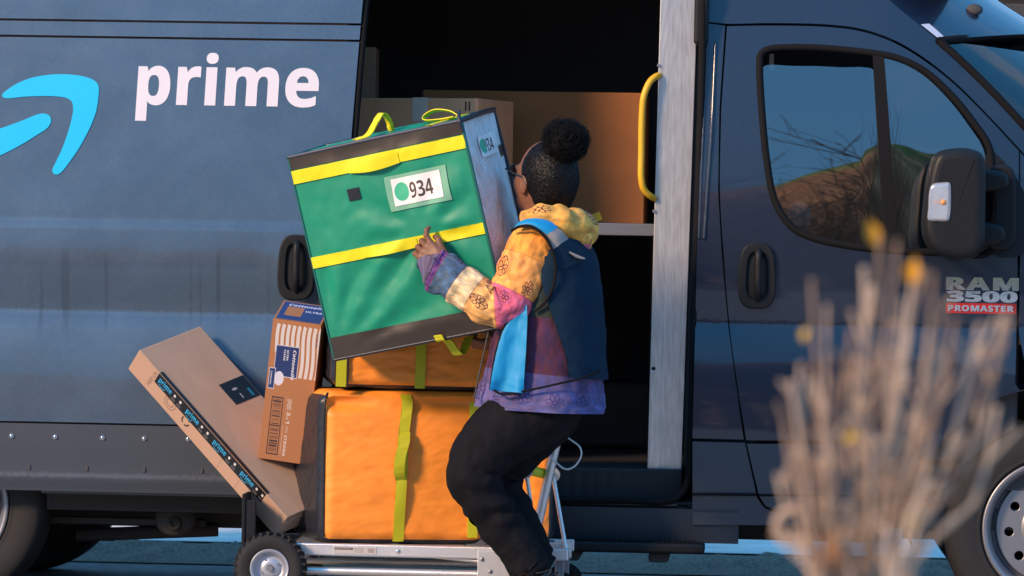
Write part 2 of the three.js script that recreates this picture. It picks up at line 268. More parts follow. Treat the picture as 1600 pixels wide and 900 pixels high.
for (const [x, y] of [[18, 681], [86, 682.5], [160, 684], [225, 685], [294, 686], [356, 687.5]]) { const p = on(doorZ, x, y, 0.001); mk('bolt', merged([T(discZ(0.008, 0.004, 12), p.x, p.y, p.z + 0.001), T(new THREE.SphereGeometry(0.0065, 10, 8), p.x, p.y, p.z + 0.003)]), chrome, slid); }
for (const [x, y] of [[46, 730], [136, 732], [226, 734], [316, 736]]) { const p = on(doorZ, x, y, 0.001); mk('slot', T(new RoundedBoxGeometry(0.009, 0.018, 0.006, 2, 0.003), p.x, p.y, p.z), dark, slid); }
// handles
function handle(zf, px, py, parent) {
  const p = on(zf, px, py), W = 0.058, H = 0.108, g = new THREE.Group(); g.name = 'door_handle'; g.position.copy(p); parent.add(g);
  const oval = (w, h, n = 40) => Array.from({ length: n }, (_, i) => { const a = i / n * 6.2832, c = Math.cos(a), s = Math.sin(a), q = Math.pow(Math.pow(Math.abs(c), 3.4) + Math.pow(Math.abs(s), 3.4), -1 / 3.4); return V2(w * c * q * (1 - 0.08 * s), h * s * q); });
  const sh = new THREE.Shape(oval(W, H)); sh.holes.push(new THREE.Path(oval(W * 0.70, H * 0.80)));
  const ring = new THREE.ExtrudeGeometry(sh, { depth: 0.016, bevelEnabled: true, bevelSize: 0.006, bevelThickness: 0.007, bevelSegments: 4, curveSegments: 8 }); ring.translate(0, 0, -0.006);
  mk('bezel', ring, blackPlastic, g);
  mk('recess', T(new THREE.SphereGeometry(1, 24, 16).scale(W * 0.72, H * 0.82, 0.004), 0, 0, 0.003), blackPlastic, g);
  mk('grip', tube([V3(0.004, 0.085, 0.006), V3(0.004, 0.078, 0.032), V3(0.004, 0.02, 0.040), V3(0.004, -0.05, 0.036), V3(0.004, -0.085, 0.008)], 0.0125, 24, 10), blackPlastic, g);
}
handle(doorZ, 463, 418, slid);
// lettering and arrow emblem
const white = std({ color: L(0.70, 0.67, 0.72), roughness: 0.45 }), cyan = std({ color: L(0.0, 0.50, 0.80), roughness: 0.4 });
function letters(text, p0, w, h, zf, mat, parent, { depth = 0.003, off = 0.001, gap = 0, bold = 0, name = 'letter', shear = 0 } = {}) {
  const gs = []; let x = 0;
  for (const ch of text) {
    if (ch === ' ') { x += 0.3; continue; }
    const g = new TextGeometry(ch, { font, size: 1, depth: 1, curveSegments: 10, bevelEnabled: bold > 0, bevelSize: bold, bevelThickness: 0.001, bevelSegments: 2 });
    gs.push([g, x]); x += font.data.glyphs[ch].ha / font.data.resolution + gap;
  }
  const bb = new THREE.Box3(); for (const [g, o] of gs) { g.translate(o, 0, 0); g.computeBoundingBox(); bb.union(g.boundingBox); }
  const sx = w / (bb.max.x - bb.min.x), sy = h / (bb.max.y - bb.min.y);
  for (const [g] of gs) {
    const P = g.attributes.position;
    for (let i = 0; i < P.count; i++) { const y = p0.y + (P.getY(i) - bb.min.y) * sy, X = p0.x + (P.getX(i) - bb.min.x) * sx + shear * (y - p0.y); P.setXYZ(i, X, y, zf(X, y) + off + clamp(P.getZ(i), 0, 1) * depth); }
    g.computeVertexNormals(); mk(name, g, mat, parent);
  }
}
{ const a = on(doorZ, 211, 188.5); letters('prime', a, 0.640, 0.243, doorZ, white, slid, { depth: 0.0008, bold: 0.012, gap: -0.01, shear: 0.03 }); }
const arrow = outl(doorZ, [[3.5, 148], [12, 140], [28, 130], [50, 121.5], [75, 117], [98, 116], [120, 117.5], [138, 121.5], [149, 127], [154, 134], [154, 150], [151, 171], [146, 187], [138, 205], [122, 234], [108, 254], [97, 268], [90, 272.5], [84, 271.5], [82, 266], [88, 252], [97, 233], [106, 208], [112, 186], [114.5, 170], [112, 158.5], [105, 153.5], [93, 151], [71, 150], [40, 151], [12, 153.6], [5, 152]]);
mk('arrow_emblem', skin(smoothLoop(arrow, 4), doorZ, { off: 0.003, turn: 0.0025, edge: 0.05 }), cyan, slid);
mk('smile_emblem', skin(smoothLoop(outl(doorZ, [[-70, 224], [0, 201], [36, 188], [60, 178.5], [70, 177.5], [77.5, 181], [80, 189], [75, 199], [56, 212], [36, 224.5], [0, 243], [-30, 254], [-70, 264]]), 4), doorZ, { off: 0.003, turn: 0.0025, edge: 0.05 }), cyan, slid);

// fixed body behind the slid door, roof, floor, cargo hold
const hold = std({ color: L(0.07, 0.07, 0.073), roughness: 0.75 }), liner = std({ color: L(0.05, 0.05, 0.053), roughness: 0.8, bumpMap: rep(ribBump, 20, 1), bumpScale: 0.004 });
mk('rear_side', skin(rect(-3.7, 0.42, -0.62, 2.62), (x, y) => cabProfile(y) * 0.6 - 0.115, { edge: 0.08, turn: 0.03 }), cabPaint, van);
mk('cab_roof', gridMesh(20, 10, (u, v) => V3(lerp(0.55, 1.55, u), 2.5 - 0.22 * u * u, lerp(-0.22, -1.85, v))), hold, van);
mk('roof', box(-3.72, 2.6, -1.98, 1.15, 2.68, -0.26, 0.035), cabPaint, van);
mk('far_side', box(-3.7, 0.4, -2.08, 1.6, 2.62, -2.02, 0.02), cabPaint, van);
mk('rear_wall', box(-3.72, 0.42, -2.01, -3.66, 2.6, -0.2, 0.01), cabPaint, van);
mk('cargo_floor', box(-3.65, 0.44, -2.01, 0.60, 0.548, -0.14, 0.006), std({ color: L(0.018, 0.018, 0.021), roughness: 0.6, bumpMap: rep(ribBump, 12, 12), bumpScale: 0.003 }), van);
mk('cargo_liner', box(-3.6, 0.56, -2.01, 0.58, 2.55, -1.97), liner, van);
mk('headliner', box(-3.6, 2.54, -1.96, 0.58, 2.59, -0.3), hold, van);
mk('bulkhead', box(0.60, 0.55, -1.96, 0.63, 2.55, -0.22), hold, van);
mk('wheel_box', box(-0.25, 0.549, -1.95, 0.45, 0.80, -1.45, 0.03), liner, van);
// shelf inside, aluminium divider edge and yellow grab handle
{ const a = at(560, 352, -0.50), b = at(1026, 369, -0.50);
  const sh = mk('shelf', box(a.x, b.y + 0.030, -0.525, b.x, b.y + 0.042, -1.6, 0.003), steel, van);
  mk('shelf_lip', box(a.x, b.y, -0.495, b.x, b.y + 0.044, -0.52, 0.003), steel, sh);
  mk('shelf_post', merged([box(b.x - 0.05, 0.55, -1.55, b.x - 0.01, b.y + 0.028, -1.59), box(a.x + 0.01, 0.55, -1.55, a.x + 0.05, b.y + 0.028, -1.59), box(a.x + 0.01, 0.55, -0.54, a.x + 0.04, b.y + 0.028, -0.57)]), hold, sh); }
{ const q = [at(1034, -40, -0.19), at(1090.5, -40, -0.19), at(1064, 736, -0.19), at(1012, 736, -0.19)];
  const s = new THREE.Shape([q[3], q[2], q[1], q[0]].map((p) => V2(p.x, p.y))), h = at(1021, 576, -0.19); s.holes.push(new THREE.Path(Array.from({ length: 14 }, (_, i) => V2(h.x + 0.0085 * Math.cos(i * 0.4488), h.y + 0.0085 * Math.sin(i * 0.4488)))));
  const d = mk('divider_panel', T(new THREE.ExtrudeGeometry(s, { depth: 0.025, bevelEnabled: true, bevelSize: 0.002, bevelThickness: 0.002, bevelSegments: 2 }), 0, 0, -0.216), brushed, van);
  const r = mk('grab_handle', tube([at(1032, 118, -0.2), at(1026, 119, -0.17), at(1016, 127, -0.15), at(1006, 150, -0.14), at(1003, 180, -0.14), at(1002, 240, -0.14), at(1002, 280, -0.14), at(1006, 296, -0.15), at(1017, 307, -0.17), at(1026, 311, -0.2)], 0.0115, 60, 12), std({ color: L(0.85, 0.45, 0.02), roughness: 0.42 }), van);
  for (const [x, y] of [[1029, 102], [1030, 118], [1026, 311], [1022, 330]]) { const p = at(x, y, -0.185); mk('screw', T(discZ(0.006, 0.008, 10), p.x, p.y, p.z), steel, r); } }
// door posts and opening trim
const B = (pts) => outl(cabZ, pts);
mk('door_post', skin(B([[1102, 36], [1133, 40], [1124, 170], [1122, 300], [1128, 400], [1138, 510], [1150, 600], [1162, 687], [1082, 685], [1086, 520], [1090, 350], [1097, 170]]), cabZ, { edge: 0.03, off: -0.006, turn: 0.05 }), cabPaint, van);
mk('post_rib', merged([tube([on(cabZ, 1118, 68, 0.0), on(cabZ, 1112, 200, 0.0), on(cabZ, 1100, 372, -0.002)], 0.006, 30, 8), tube([on(cabZ, 1105, 68, -0.004), on(cabZ, 1099, 200, -0.004), on(cabZ, 1092, 372, -0.006)], 0.005, 30, 8)]), cabPaint, van);
mk('opening_seal', tube([at(1099, -60, -0.10), at(1097, 100, -0.085), at(1091, 300, -0.05), at(1084, 500, -0.03), at(1078, 700, -0.02), at(1072, 760, -0.02), at(1050, 781, -0.02), at(980, 782, -0.02), at(700, 777, -0.02)], 0.013, 80, 8), rubber, van);
mk('upper_track', T(new RoundedBoxGeometry(0.05, 0.2, 0.07, 3, 0.012), ...at(1096, 25, -0.12).toArray()), blackPlastic, van);
// step well under the opening
{ const a = at(560, 737, -0.02), b = at(1072, 790, -0.02);
  mk('step_well', merged([box(a.x, 0.40, -0.40, b.x, 0.425, -0.03, 0.004), box(a.x, 0.425, -0.42, b.x, 0.545, -0.40, 0.004)]), blackPlastic, van);
  for (let i = 0; i < 3; i++) mk('step_rib', box(0.1, 0.448 + i * 0.034, -0.398, b.x - 0.03, 0.460 + i * 0.034, -0.388, 0.004), blackPlastic, van);
  mk('scuff_plate', box(a.x, 0.425, -0.05, b.x - 0.03, 0.437, -0.022, 0.004), std({ color: L(0.05, 0.05, 0.055), roughness: 0.35, metalness: 0.6 }), van);
  mk('door_sill', skin(rect(-0.54, 0.30, 0.80, 0.42), (x, y) => 0.004 - (0.42 - y) * 0.35, { edge: 0.05 }), cladding, van);
  const c = at(880, 842, 0.02), e = at(1101, 868, 0.02);
  const rb = mk('running_board', box(-0.5, e.y + 0.006, -0.06, e.x, c.y - 0.004, 0.065, 0.012), blackPlastic, van);
  mk('tread_strip', merged(Array.from({ length: 30 }, (_, i) => box(0.12 + i * 0.018, c.y - 0.004, -0.02, 0.13 + i * 0.018, c.y + 0.002, 0.05, 0.001))), rubber, rb);
  for (const x of [0.22, 0.53]) mk('board_bracket', box(x - 0.04, e.y - 0.03, -0.5, x + 0.03, e.y + 0.004, 0.0, 0.01), dark, rb); }
// cab: front door with window opening
const win = smoothLoop(B([[1187, 100], [1189, 84], [1200, 77], [1260, 74], [1340, 80], [1400, 90], [1440, 108], [1480, 142], [1520, 190], [1546, 232], [1549, 300], [1548, 392], [1470, 394], [1390, 391], [1320, 383], [1268, 371], [1240, 357], [1222, 336], [1208, 305], [1198, 250], [1191, 180]]), 5);
const ARCH = at(1644, 825, -0.02), arcR = 0.485;
const arcPts = (a0, a1, r, n = 12) => Array.from({ length: n + 1 }, (_, i) => { const a = lerp(a0, a1, i / n) * D2R; return V2(ARCH.x + r * Math.cos(a), ARCH.y + r * Math.sin(a)); });
const doorTop = [[1136, 41], [1200, 40], [1290, 42], [1345, 49], [1395, 66], [1440, 92], [1490, 131], [1540, 180], [1592, 236]];
const doorLine = [[1590, 400], [1588, 520], [1586, 600]];
const doorLow = [[1400, 689], [1166, 688], [1152, 600], [1140, 510], [1131, 400], [1125, 300], [1127, 170]];
{ const o = [...smoothLoop(B(doorTop), 5, false), ...smoothLoop(B(doorLine), 4, false)];
  o.push(...arcPts(104, 156, arcR).map((p) => p)); const low = B(doorLow).slice(1); o.push(...B([[1432, 689]]), ...smoothLoop(low, 5, false));
  const d = mk('front_door', skin(o, cabZ, { holes: [win.slice().reverse()], edge: 0.024 }), cabPaint, van);
  mk('lower_door', skin([...B([[1167, 693.5], [1431, 694.5]]), ...arcPts(157, 178, arcR, 8), ...B([[1424, 799], [1260, 798], [1212, 797], [1196, 790], [1186, 775]])], cabZ, { edge: 0.03 }), cladding, d);
  // window seal, glass, divider bar
  const loop3 = (pts, off) => pts.map((p) => V3(p.x, p.y, cabZ(p.x, p.y) + off));
  const sealC = new THREE.CatmullRomCurve3(loop3(win, 0.0), true); mk('window_seal', new THREE.TubeGeometry(sealC, 180, 0.0125, 8, true), rubber, d);
  const inner = win.map((p) => p.clone());
  const glassZ = (x, y) => { const q = y - 1.3; return cabZ(x, 1.3) - 0.088 * q - 0.048 * q * q; };
  mk('window_glass', skin(smoothLoop(B([[1189, 106], [1240, 103], [1310, 105], [1372, 113], [1380, 240], [1390, 391], [1320, 383], [1268, 371], [1240, 357], [1222, 336], [1208, 305], [1198, 250], [1191, 180]]), 4), glassZ, { edge: 0.03, off: -0.016, turn: 0 }), glass, d);
  mk('quarter_glass', skin(smoothLoop(B([[1374, 88], [1400, 92], [1440, 110], [1480, 144], [1520, 192], [1544, 234], [1547, 300], [1546, 392], [1470, 393], [1394, 391], [1386, 240]]), 4), glassZ, { edge: 0.03, off: -0.014, turn: 0 }), glass, d);
  mk('window_bar', skin(B([[1363, 80], [1381, 84], [1393, 240], [1402, 392], [1384, 392], [1374, 240]]), cabZ, { edge: 0.03, off: 0.008, turn: 0.03 }), rubber, d);
  mk('mirror_base', skin(smoothLoop(B([[1545, 232], [1552, 236], [1600, 300], [1600, 396], [1546, 394]]), 3), cabZ, { edge: 0.03, off: 0.006, turn: 0.02 }), blackPlastic, d);
  handle(cabZ, 1183, 431, d);
  const grab = at(1204, 95, -0.19); mk('belt_strap', box(grab.x - 0.005, grab.y - 0.03, -0.30, grab.x + 0.012, grab.y + 0.03, -0.29), std({ color: L(0.6, 0.5, 0.42), roughness: 0.7 }), van);
  // badge
  const p1 = on(cabZ, 1478, 452.5), p2 = on(cabZ, 1478, 471.5), p3 = on(cabZ, 1478, 489), sc = 1 / 452;
  letters('RAM', p1, 114 * sc, 20 * sc, cabZ, chrome, d, { depth: 0.005, bold: 0.05, gap: 0.12, name: 'badge_letter' });
  letters('3500', p2, 112 * sc, 18 * sc, cabZ, chrome, d, { depth: 0.005, bold: 0.05, gap: 0.02, name: 'badge_letter' });
  const plate = mk('badge_plate', skin([V2(p3.x, p3.y), V2(p3.x + 110 * sc, p3.y), V2(p3.x + 110 * sc, p3.y + 16 * sc), V2(p3.x, p3.y + 16 * sc)], cabZ, { off: 0.004, turn: 0.004 }), std({ color: L(0.42, 0.02, 0.02), roughness: 0.35 }), d);
  letters('PROMASTER', V3(p3.x + 3 * sc, p3.y + 3.2 * sc, 0), 103 * sc, 9.6 * sc, cabZ, chrome, plate, { depth: 0.002, off: 0.0042, bold: 0.03, gap: 0.05 });
}
// mirror
{ const shp = (pts, z) => new THREE.Shape(smoothLoop(pts.map(([x, y]) => { const p = at(x, y, z); return V2(p.x, p.y); }), 6));
  const ex = (pts, z0, dep, bev) => { const g = new THREE.ExtrudeGeometry(shp(pts, z0 + dep / 2), { depth: dep - 2 * bev, bevelEnabled: true, bevelSize: bev, bevelOffset: -bev, bevelThickness: bev, bevelSegments: 5 }); return g.translate(0, 0, z0 + bev); };
  const m = mk('side_mirror', ex([[1462, 240], [1485, 233], [1512, 233], [1532, 241], [1537, 262], [1537, 340], [1536, 378], [1526, 398], [1505, 405], [1480, 402], [1455, 391], [1442, 366], [1444, 310], [1451, 262]], 0.02, 0.24, 0.035), blackPlastic, van);
  mk('mirror_arm', merged([ex([[1508, 268], [1560, 268], [1573, 275], [1573, 292], [1560, 298], [1508, 296]], -0.03, 0.13, 0.02), ex([[1500, 348], [1555, 350], [1568, 358], [1568, 376], [1550, 383], [1500, 380]], -0.03, 0.13, 0.02), ex([[1546, 262], [1580, 262], [1586, 320], [1580, 386], [1546, 386], [1552, 320]], -0.06, 0.07, 0.012)]), blackPlastic, m);
  const lens = mk('signal_lens', ex([[1455, 289], [1470, 285], [1484, 286], [1486, 300], [1485, 335], [1482, 345], [1465, 346], [1450, 344], [1450, 325]], 0.225, 0.045, 0.012), phy({ color: L(0.9, 0.9, 0.92), roughness: 0.12, metalness: 0.55, clearcoat: 1, bumpMap: rep(ribBump, 90, 90), bumpScale: 0.004 }), m);
  const bp = at(1474, 316, 0.272); mk('bulb', T(new THREE.SphereGeometry(0.010, 12, 10), bp.x, bp.y, 0.268), std({ color: L(0.75, 0.3, 0.08), roughness: 0.2 }), lens); }
// roof rail over the door, windscreen pillar, windscreen and header
mk('roof_rail', skin([...smoothLoop(B([[1106, -160], [1290, -130], [1352, -40], [1394, 4], [1430, 34], [1466, 63], [1530, 122], [1600, 196], [1690, 300]]), 4, false), ...smoothLoop(B([[1672, 322], [1597, 237], [1545, 181], [1494, 130], [1443, 89.5], [1397, 62.5], [1346, 45], [1290, 38], [1200, 36], [1136, 37], [1106, 34]]), 4, false)], cabZ, { edge: 0.035, turn: 0.03 }), cabPaint, van);
{ const pill = new THREE.CatmullRomCurve3([[1300, -120], [1352, -40], [1394, 4], [1430, 34], [1466, 63], [1530, 122], [1600, 196], [1690, 300], [1800, 420]].map(([x, y]) => on(cabZ, x, y, 0.0)));
  const len = 8, sWin = 4.02 / len;
  const surf = (s0, s1, off) => gridMesh(48, 26, (u, v) => { const p = pill.getPoint(lerp(s0, s1, v)), t = 2 * u - 1, far = -2.04 - p.z, b = 1 - Math.pow(Math.abs(t), 2.4); return V3(p.x + (0.36 + 0.1 * v) * b + off, p.y + 0.06 * b, lerp(p.z, far, u)); });
  mk('roof_header', surf(0, sWin - 0.006, 0), cabPaint, van);
  mk('windscreen', surf(sWin + 0.004, 1, -0.006), phy({ color: L(0.35, 0.38, 0.36), transmission: 1, thickness: 0, roughness: 0, ior: 1.7 }), van);
  const sealP = Array.from({ length: 25 }, (_, i) => { const u = i / 24, p = pill.getPoint(sWin), t = 2 * u - 1, b = 1 - Math.pow(Math.abs(t), 2.4); return V3(p.x + 0.36 * b, p.y + 0.06 * b, lerp(p.z, -2.04 - p.z, u)); });
  mk('windscreen_seal', merged([tube(sealP, 0.014, 60, 8), tube(Array.from({ length: 16 }, (_, i) => pill.getPoint(lerp(sWin, 1, i / 15))), 0.014, 40, 8)]), rubber, van);
  const st = (s, u, o) => { const p = pill.getPoint(s), t = 2 * u - 1, b = 1 - Math.pow(Math.abs(t), 2.4); return V3(p.x + 0.36 * b, p.y + 0.06 * b, lerp(p.z, -2.04 - p.z, u) + o); };
  mk('white_sticker', gridMesh(6, 6, (u, v) => st(lerp(0.395, 0.490, v), lerp(0.004, 0.022, u), 0.006)), white, van);
  const c = st(0.36, 0.16, 0.03); mk('marker_lamp', T(new THREE.SphereGeometry(0.03, 14, 10).scale(1, 0.7, 0.6), c.x + 0.01, c.y + 0.015, c.z), dark, van);
  mk('hood', gridMesh(30, 20, (u, v) => { const x = lerp(2.15, 2.95, v), w = 0.86 - 0.12 * v * v; return V3(x, 1.36 - 0.30 * v - 0.12 * v * v * v, -1.02 + w * (1 - 2 * u)); }), cabPaint, van);
}
mk('front_fender', skin([...B([[1594, 238]]), ...B([[1674, 324], [1790, 415]]), V2(2.6, 1.2), V2(2.75, 0.95), V2(2.75, 0.55), V2(2.38, 0.45), ...arcPts(12, 100, arcR, 18), ...B([[1592, 520], [1594, 400]])], cabZ, { edge: 0.05 }), cabPaint, van);
mk('front_bumper', gridMesh(24, 10, (u, v) => { const a = (u - 0.5) * 2; return V3(2.93 - 0.32 * Math.pow(Math.abs(a), 2.5), lerp(0.3, 0.95, v), -1.02 + a * 0.83); }), blackPlastic, van);
mk('front_grille', gridMesh(24, 6, (u, v) => { const a = (u - 0.5) * 2; return V3(2.95 - 0.02 * v - 0.32 * Math.pow(Math.abs(a), 2.5), lerp(0.95, 1.0, v), -1.02 + a * 0.8); }), blackPlastic, van);
mk('rocker', skin([...B([[1082, 690], [1164, 692], [1183, 778], [1194, 794], [1212, 802], [1424, 804], [1424, 822], [1082, 820]])], (x, y) => cabZ(x, y) - 0.006, { edge: 0.04 }), cladding, van);
{ const q = B([[1082, 772], [1180, 773]]), r = B([[1187, 773.5], [1421, 775]]); for (const [a, b] of [q, r]) mk('rub_strip', tube([V3(a.x, a.y, cabZ(a.x, a.y)), V3(b.x, b.y, cabZ(b.x, b.y))], 0.005, 6, 6), rubber, van); }
// wheel arch liner, cab interior, underside
mk('wheel_arch', gridMesh(30, 4, (u, v) => { const a = lerp(-10, 190, u) * D2R; return V3(ARCH.x + arcR * 1.0 * Math.cos(a), ARCH.y + arcR * Math.sin(a), lerp(-0.02, -0.45, v)); }), dark, van);
mk('arch_inner', box(ARCH.x - 0.5, 0.3, -0.46, ARCH.x + 0.5, 1.0, -0.48), dark, van);
mk('cab_floor', box(0.64, 0.5, -1.95, 2.4, 0.58, -0.12), dark, van);
mk('cab_lining', box(0.66, 1.05, -1.98, 2.2, 2.3, -1.94), dark, van);
mk('door_card', box(0.84, 0.6, -0.16, 1.76, 1.28, -0.10, 0.02), dark, van);
{ const s = mk('seat', merged([T(new RoundedBoxGeometry(0.5, 0.16, 0.5, 4, 0.06), 1.15, 0.92, -0.55), T(new RoundedBoxGeometry(0.16, 0.7, 0.48, 4, 0.06).rotateZ(0.15), 0.88, 1.28, -0.55), T(new RoundedBoxGeometry(0.1, 0.2, 0.26, 4, 0.04), 0.84, 1.72, -0.55)]), std({ color: L(0.02, 0.02, 0.022), roughness: 0.9 }), van);
  const p = at(1248, 338, -0.3); mk('seat_bolster', T(new THREE.SphereGeometry(0.05, 16, 12).scale(0.9, 1.1, 0.6), p.x, p.y, -0.34), std({ color: L(0.08, 0.16, 0.18), roughness: 0.8 }), s);
  mk('dashboard', T(new RoundedBoxGeometry(0.5, 0.3, 1.6, 4, 0.08), 2.1, 1.22, -1.02), dark, van);
  mk('steering_wheel', T(new THREE.TorusGeometry(0.19, 0.016, 8, 32).rotateY(Math.PI / 2).rotateZ(0.5), 1.72, 1.32, -1.5), dark, van); }
mk('underbody', merged([box(-3.6, 0.36, -1.9, 2.3, 0.435, -0.14, 0.01)]), dark, van);
mk('side_sill', box(-1.62, 0.362, -0.20, -0.52, 0.432, -0.12, 0.012), under, van);
mk('chassis_rail', box(-3.4, 0.28, -0.62, 1.3, 0.365, -0.52, 0.01), dark, van);
{ const c = at(275, 812, -0.25); mk('suspension_bracket', merged([T(new THREE.SphereGeometry(1, 20, 12).scale(0.075, 0.06, 0.04), c.x, c.y, -0.25), T(new THREE.TorusGeometry(0.018, 0.007, 8, 16), c.x, c.y - 0.01, -0.205)]), under, van);
  mk('exhaust_pipe', rod(at(120, 836, -0.5), at(340, 828, -0.5), 0.024), dark, van);
  mk('rear_axle', rod(V3(at(-93, 830, -0.1).x, 0.36, -1.9), V3(at(-93, 830, -0.1).x, 0.36, -0.2), 0.05), dark, van);
  mk('spring_leaf', box(-2.6, 0.30, -0.36, -1.1, 0.325, -0.30, 0.008), dark, van); }
// wheels
const tyreMat = std({ color: L(0.016, 0.016, 0.017), roughness: 0.78, bumpMap: rep(fineBump, 6, 6), bumpScale: 0.001 });
function roadWheel(x, r, z) {
  const w = new THREE.Group(); w.name = 'wheel'; van.add(w); w.position.set(x, r, z);
  const k = r / 0.372, pr = [[0.225, -0.11], [0.245, -0.005], [0.262, 0.006], [0.300, 0.012], [0.335, 0.008], [0.356, -0.006], [0.368, -0.03], [0.372, -0.06], [0.372, -0.15], [0.366, -0.18], [0.34, -0.205], [0.27, -0.21], [0.225, -0.20]].map(([a, b]) => V2(a * k, b));
  mk('tyre', new THREE.LatheGeometry(new THREE.SplineCurve(pr).getPoints(48), 72).rotateX(Math.PI / 2), tyreMat, w);
  const lathe = (p) => new THREE.LatheGeometry(p.map(([a, b]) => V2(a * k, b)), 64).rotateX(Math.PI / 2), disc = new THREE.Shape();
  disc.absarc(0, 0, 0.187 * k, 0, 2 * Math.PI); const hole0 = new THREE.Path(); hole0.absarc(0, 0, 0.104 * k, 0, 2 * Math.PI, true); disc.holes.push(hole0);
  for (let i = 0; i < 10; i++) { const a = i * 0.6283 + 0.1, h = new THREE.Path(); h.absarc(0.146 * Math.cos(a) * k, 0.146 * Math.sin(a) * k, 0.018, 0, 2 * Math.PI, true); disc.holes.push(h); }
  const plate = new THREE.ExtrudeGeometry(disc, { depth: 0.005, bevelEnabled: true, bevelSize: 0.002, bevelThickness: 0.002, bevelSegments: 2, curveSegments: 40 }).translate(0, 0, -0.058);
  const rim = mk('rim', merged([lathe([[0.02, -0.035], [0.075, -0.034], [0.085, -0.040], [0.098, -0.050], [0.108, -0.053]]), plate, lathe([[0.183, -0.054], [0.190, -0.060], [0.196, -0.080], [0.205, -0.075], [0.212, -0.02], [0.224, -0.002], [0.236, 0.004], [0.243, -0.004], [0.240, -0.02], [0.225, -0.19]])]), steel, w);
  mk('hub', T(discZ(0.045, 0.03, 24), 0, 0, -0.03), dark, rim);
  for (let i = 0; i < 5; i++) { const a = i * 1.2566 + 0.3; mk('lug_nut', T(new THREE.CylinderGeometry(0.011, 0.012, 0.024, 6).rotateX(Math.PI / 2), 0.064 * Math.cos(a), 0.064 * Math.sin(a), -0.026), steel, rim); }
  return w;
}
roadWheel(at(1644, 825, -0.07).x, 0.372, -0.07);
{ const w = roadWheel(at(-93, 830, -0.10).x, 0.372, -0.10); }
for (const x of [at(1644, 825, -0.07).x, at(-93, 830, -0.1).x]) { const w = roadWheel(x, 0.372, -1.96); w.rotation.y = Math.PI; }

// ---------------------------------------------------------------- cartons in the van
function carton(name, label, w, h, d, mat, group) {
  const t = thing(name, label, 'box', group); const e = 0.004;
  mk('shell', T(new RoundedBoxGeometry(w, h, d, 2, 0.006), 0, h / 2, 0), mat, t);
  mk('flap_seam', box(-w / 2 + 0.01, h - 0.001, -0.002, w / 2 - 0.01, h + 0.0012, 0.002, 0.0005), dark, t);
  return t;
}
const shelfY = at(1026, 369, -0.50).y + 0.043;
{ const a = at(660, 140, -1.0), b = at(1010, 140, -1.0), h = a.y - shelfY;
  const t = carton('large_carton', 'wide plain brown carton standing at the back of the van shelf', b.x - a.x, h, 0.45, card(156, 100, 58, 41)); t.position.set((a.x + b.x) / 2, shelfY, -1.225);
  const q = at(930, 340, -0.99); mk('yellow_sticker', T(new THREE.BoxGeometry(0.045, 0.032, 0.002).rotateZ(0.35), q.x - t.position.x, q.y - shelfY, 0.2265), std({ color: L(0.75, 0.55, 0.03), roughness: 0.5 }), t); }
{ const a = at(548, 151, -0.56), b = at(750, 156, -0.56), h = a.y - shelfY, w = (b.x - a.x) / Math.cos(0.33) * 1.0;
  const t = carton('taped_carton', 'brown carton with a strip of pale packing tape in the van doorway', w, h, 0.34, card(222, 160, 116, 43)); t.position.set((a.x + b.x) / 2 + 0.05, shelfY, -0.77); t.rotation.y = -0.33;
  mk('tape', box(0.02 - 0.03, h - 0.085, 0.1702, 0.05, h + 0.0015, 0.1712, 0.0004), std({ color: L(0.62, 0.50, 0.40), roughness: 0.35 }), t);
  mk('tape', box(-0.01, h + 0.0013, -0.16, 0.05, h + 0.0024, 0.171, 0.0004), std({ color: L(0.62, 0.50, 0.40), roughness: 0.35 }), t);
  const s = std({ color: L(0.05, 0.03, 0.02), roughness: 0.8 }); for (const x of [0, 0.014]) mk('arrow_mark', box(w / 2 - 0.05 + x, h - 0.045, 0.1702, w / 2 - 0.044 + x, h - 0.012, 0.1708, 0.0002), s, t); }
{ const a = at(540, 70, -0.95), b = at(581, 70, -0.95); const t = carton('tall_carton', 'narrow pale carton behind the edge of the open van door', 0.2, a.y - shelfY, 0.2, card(176, 138, 110, 45)); t.position.set(b.x - 0.1, shelfY, -1.18); t.rotation.y = 0.03; }

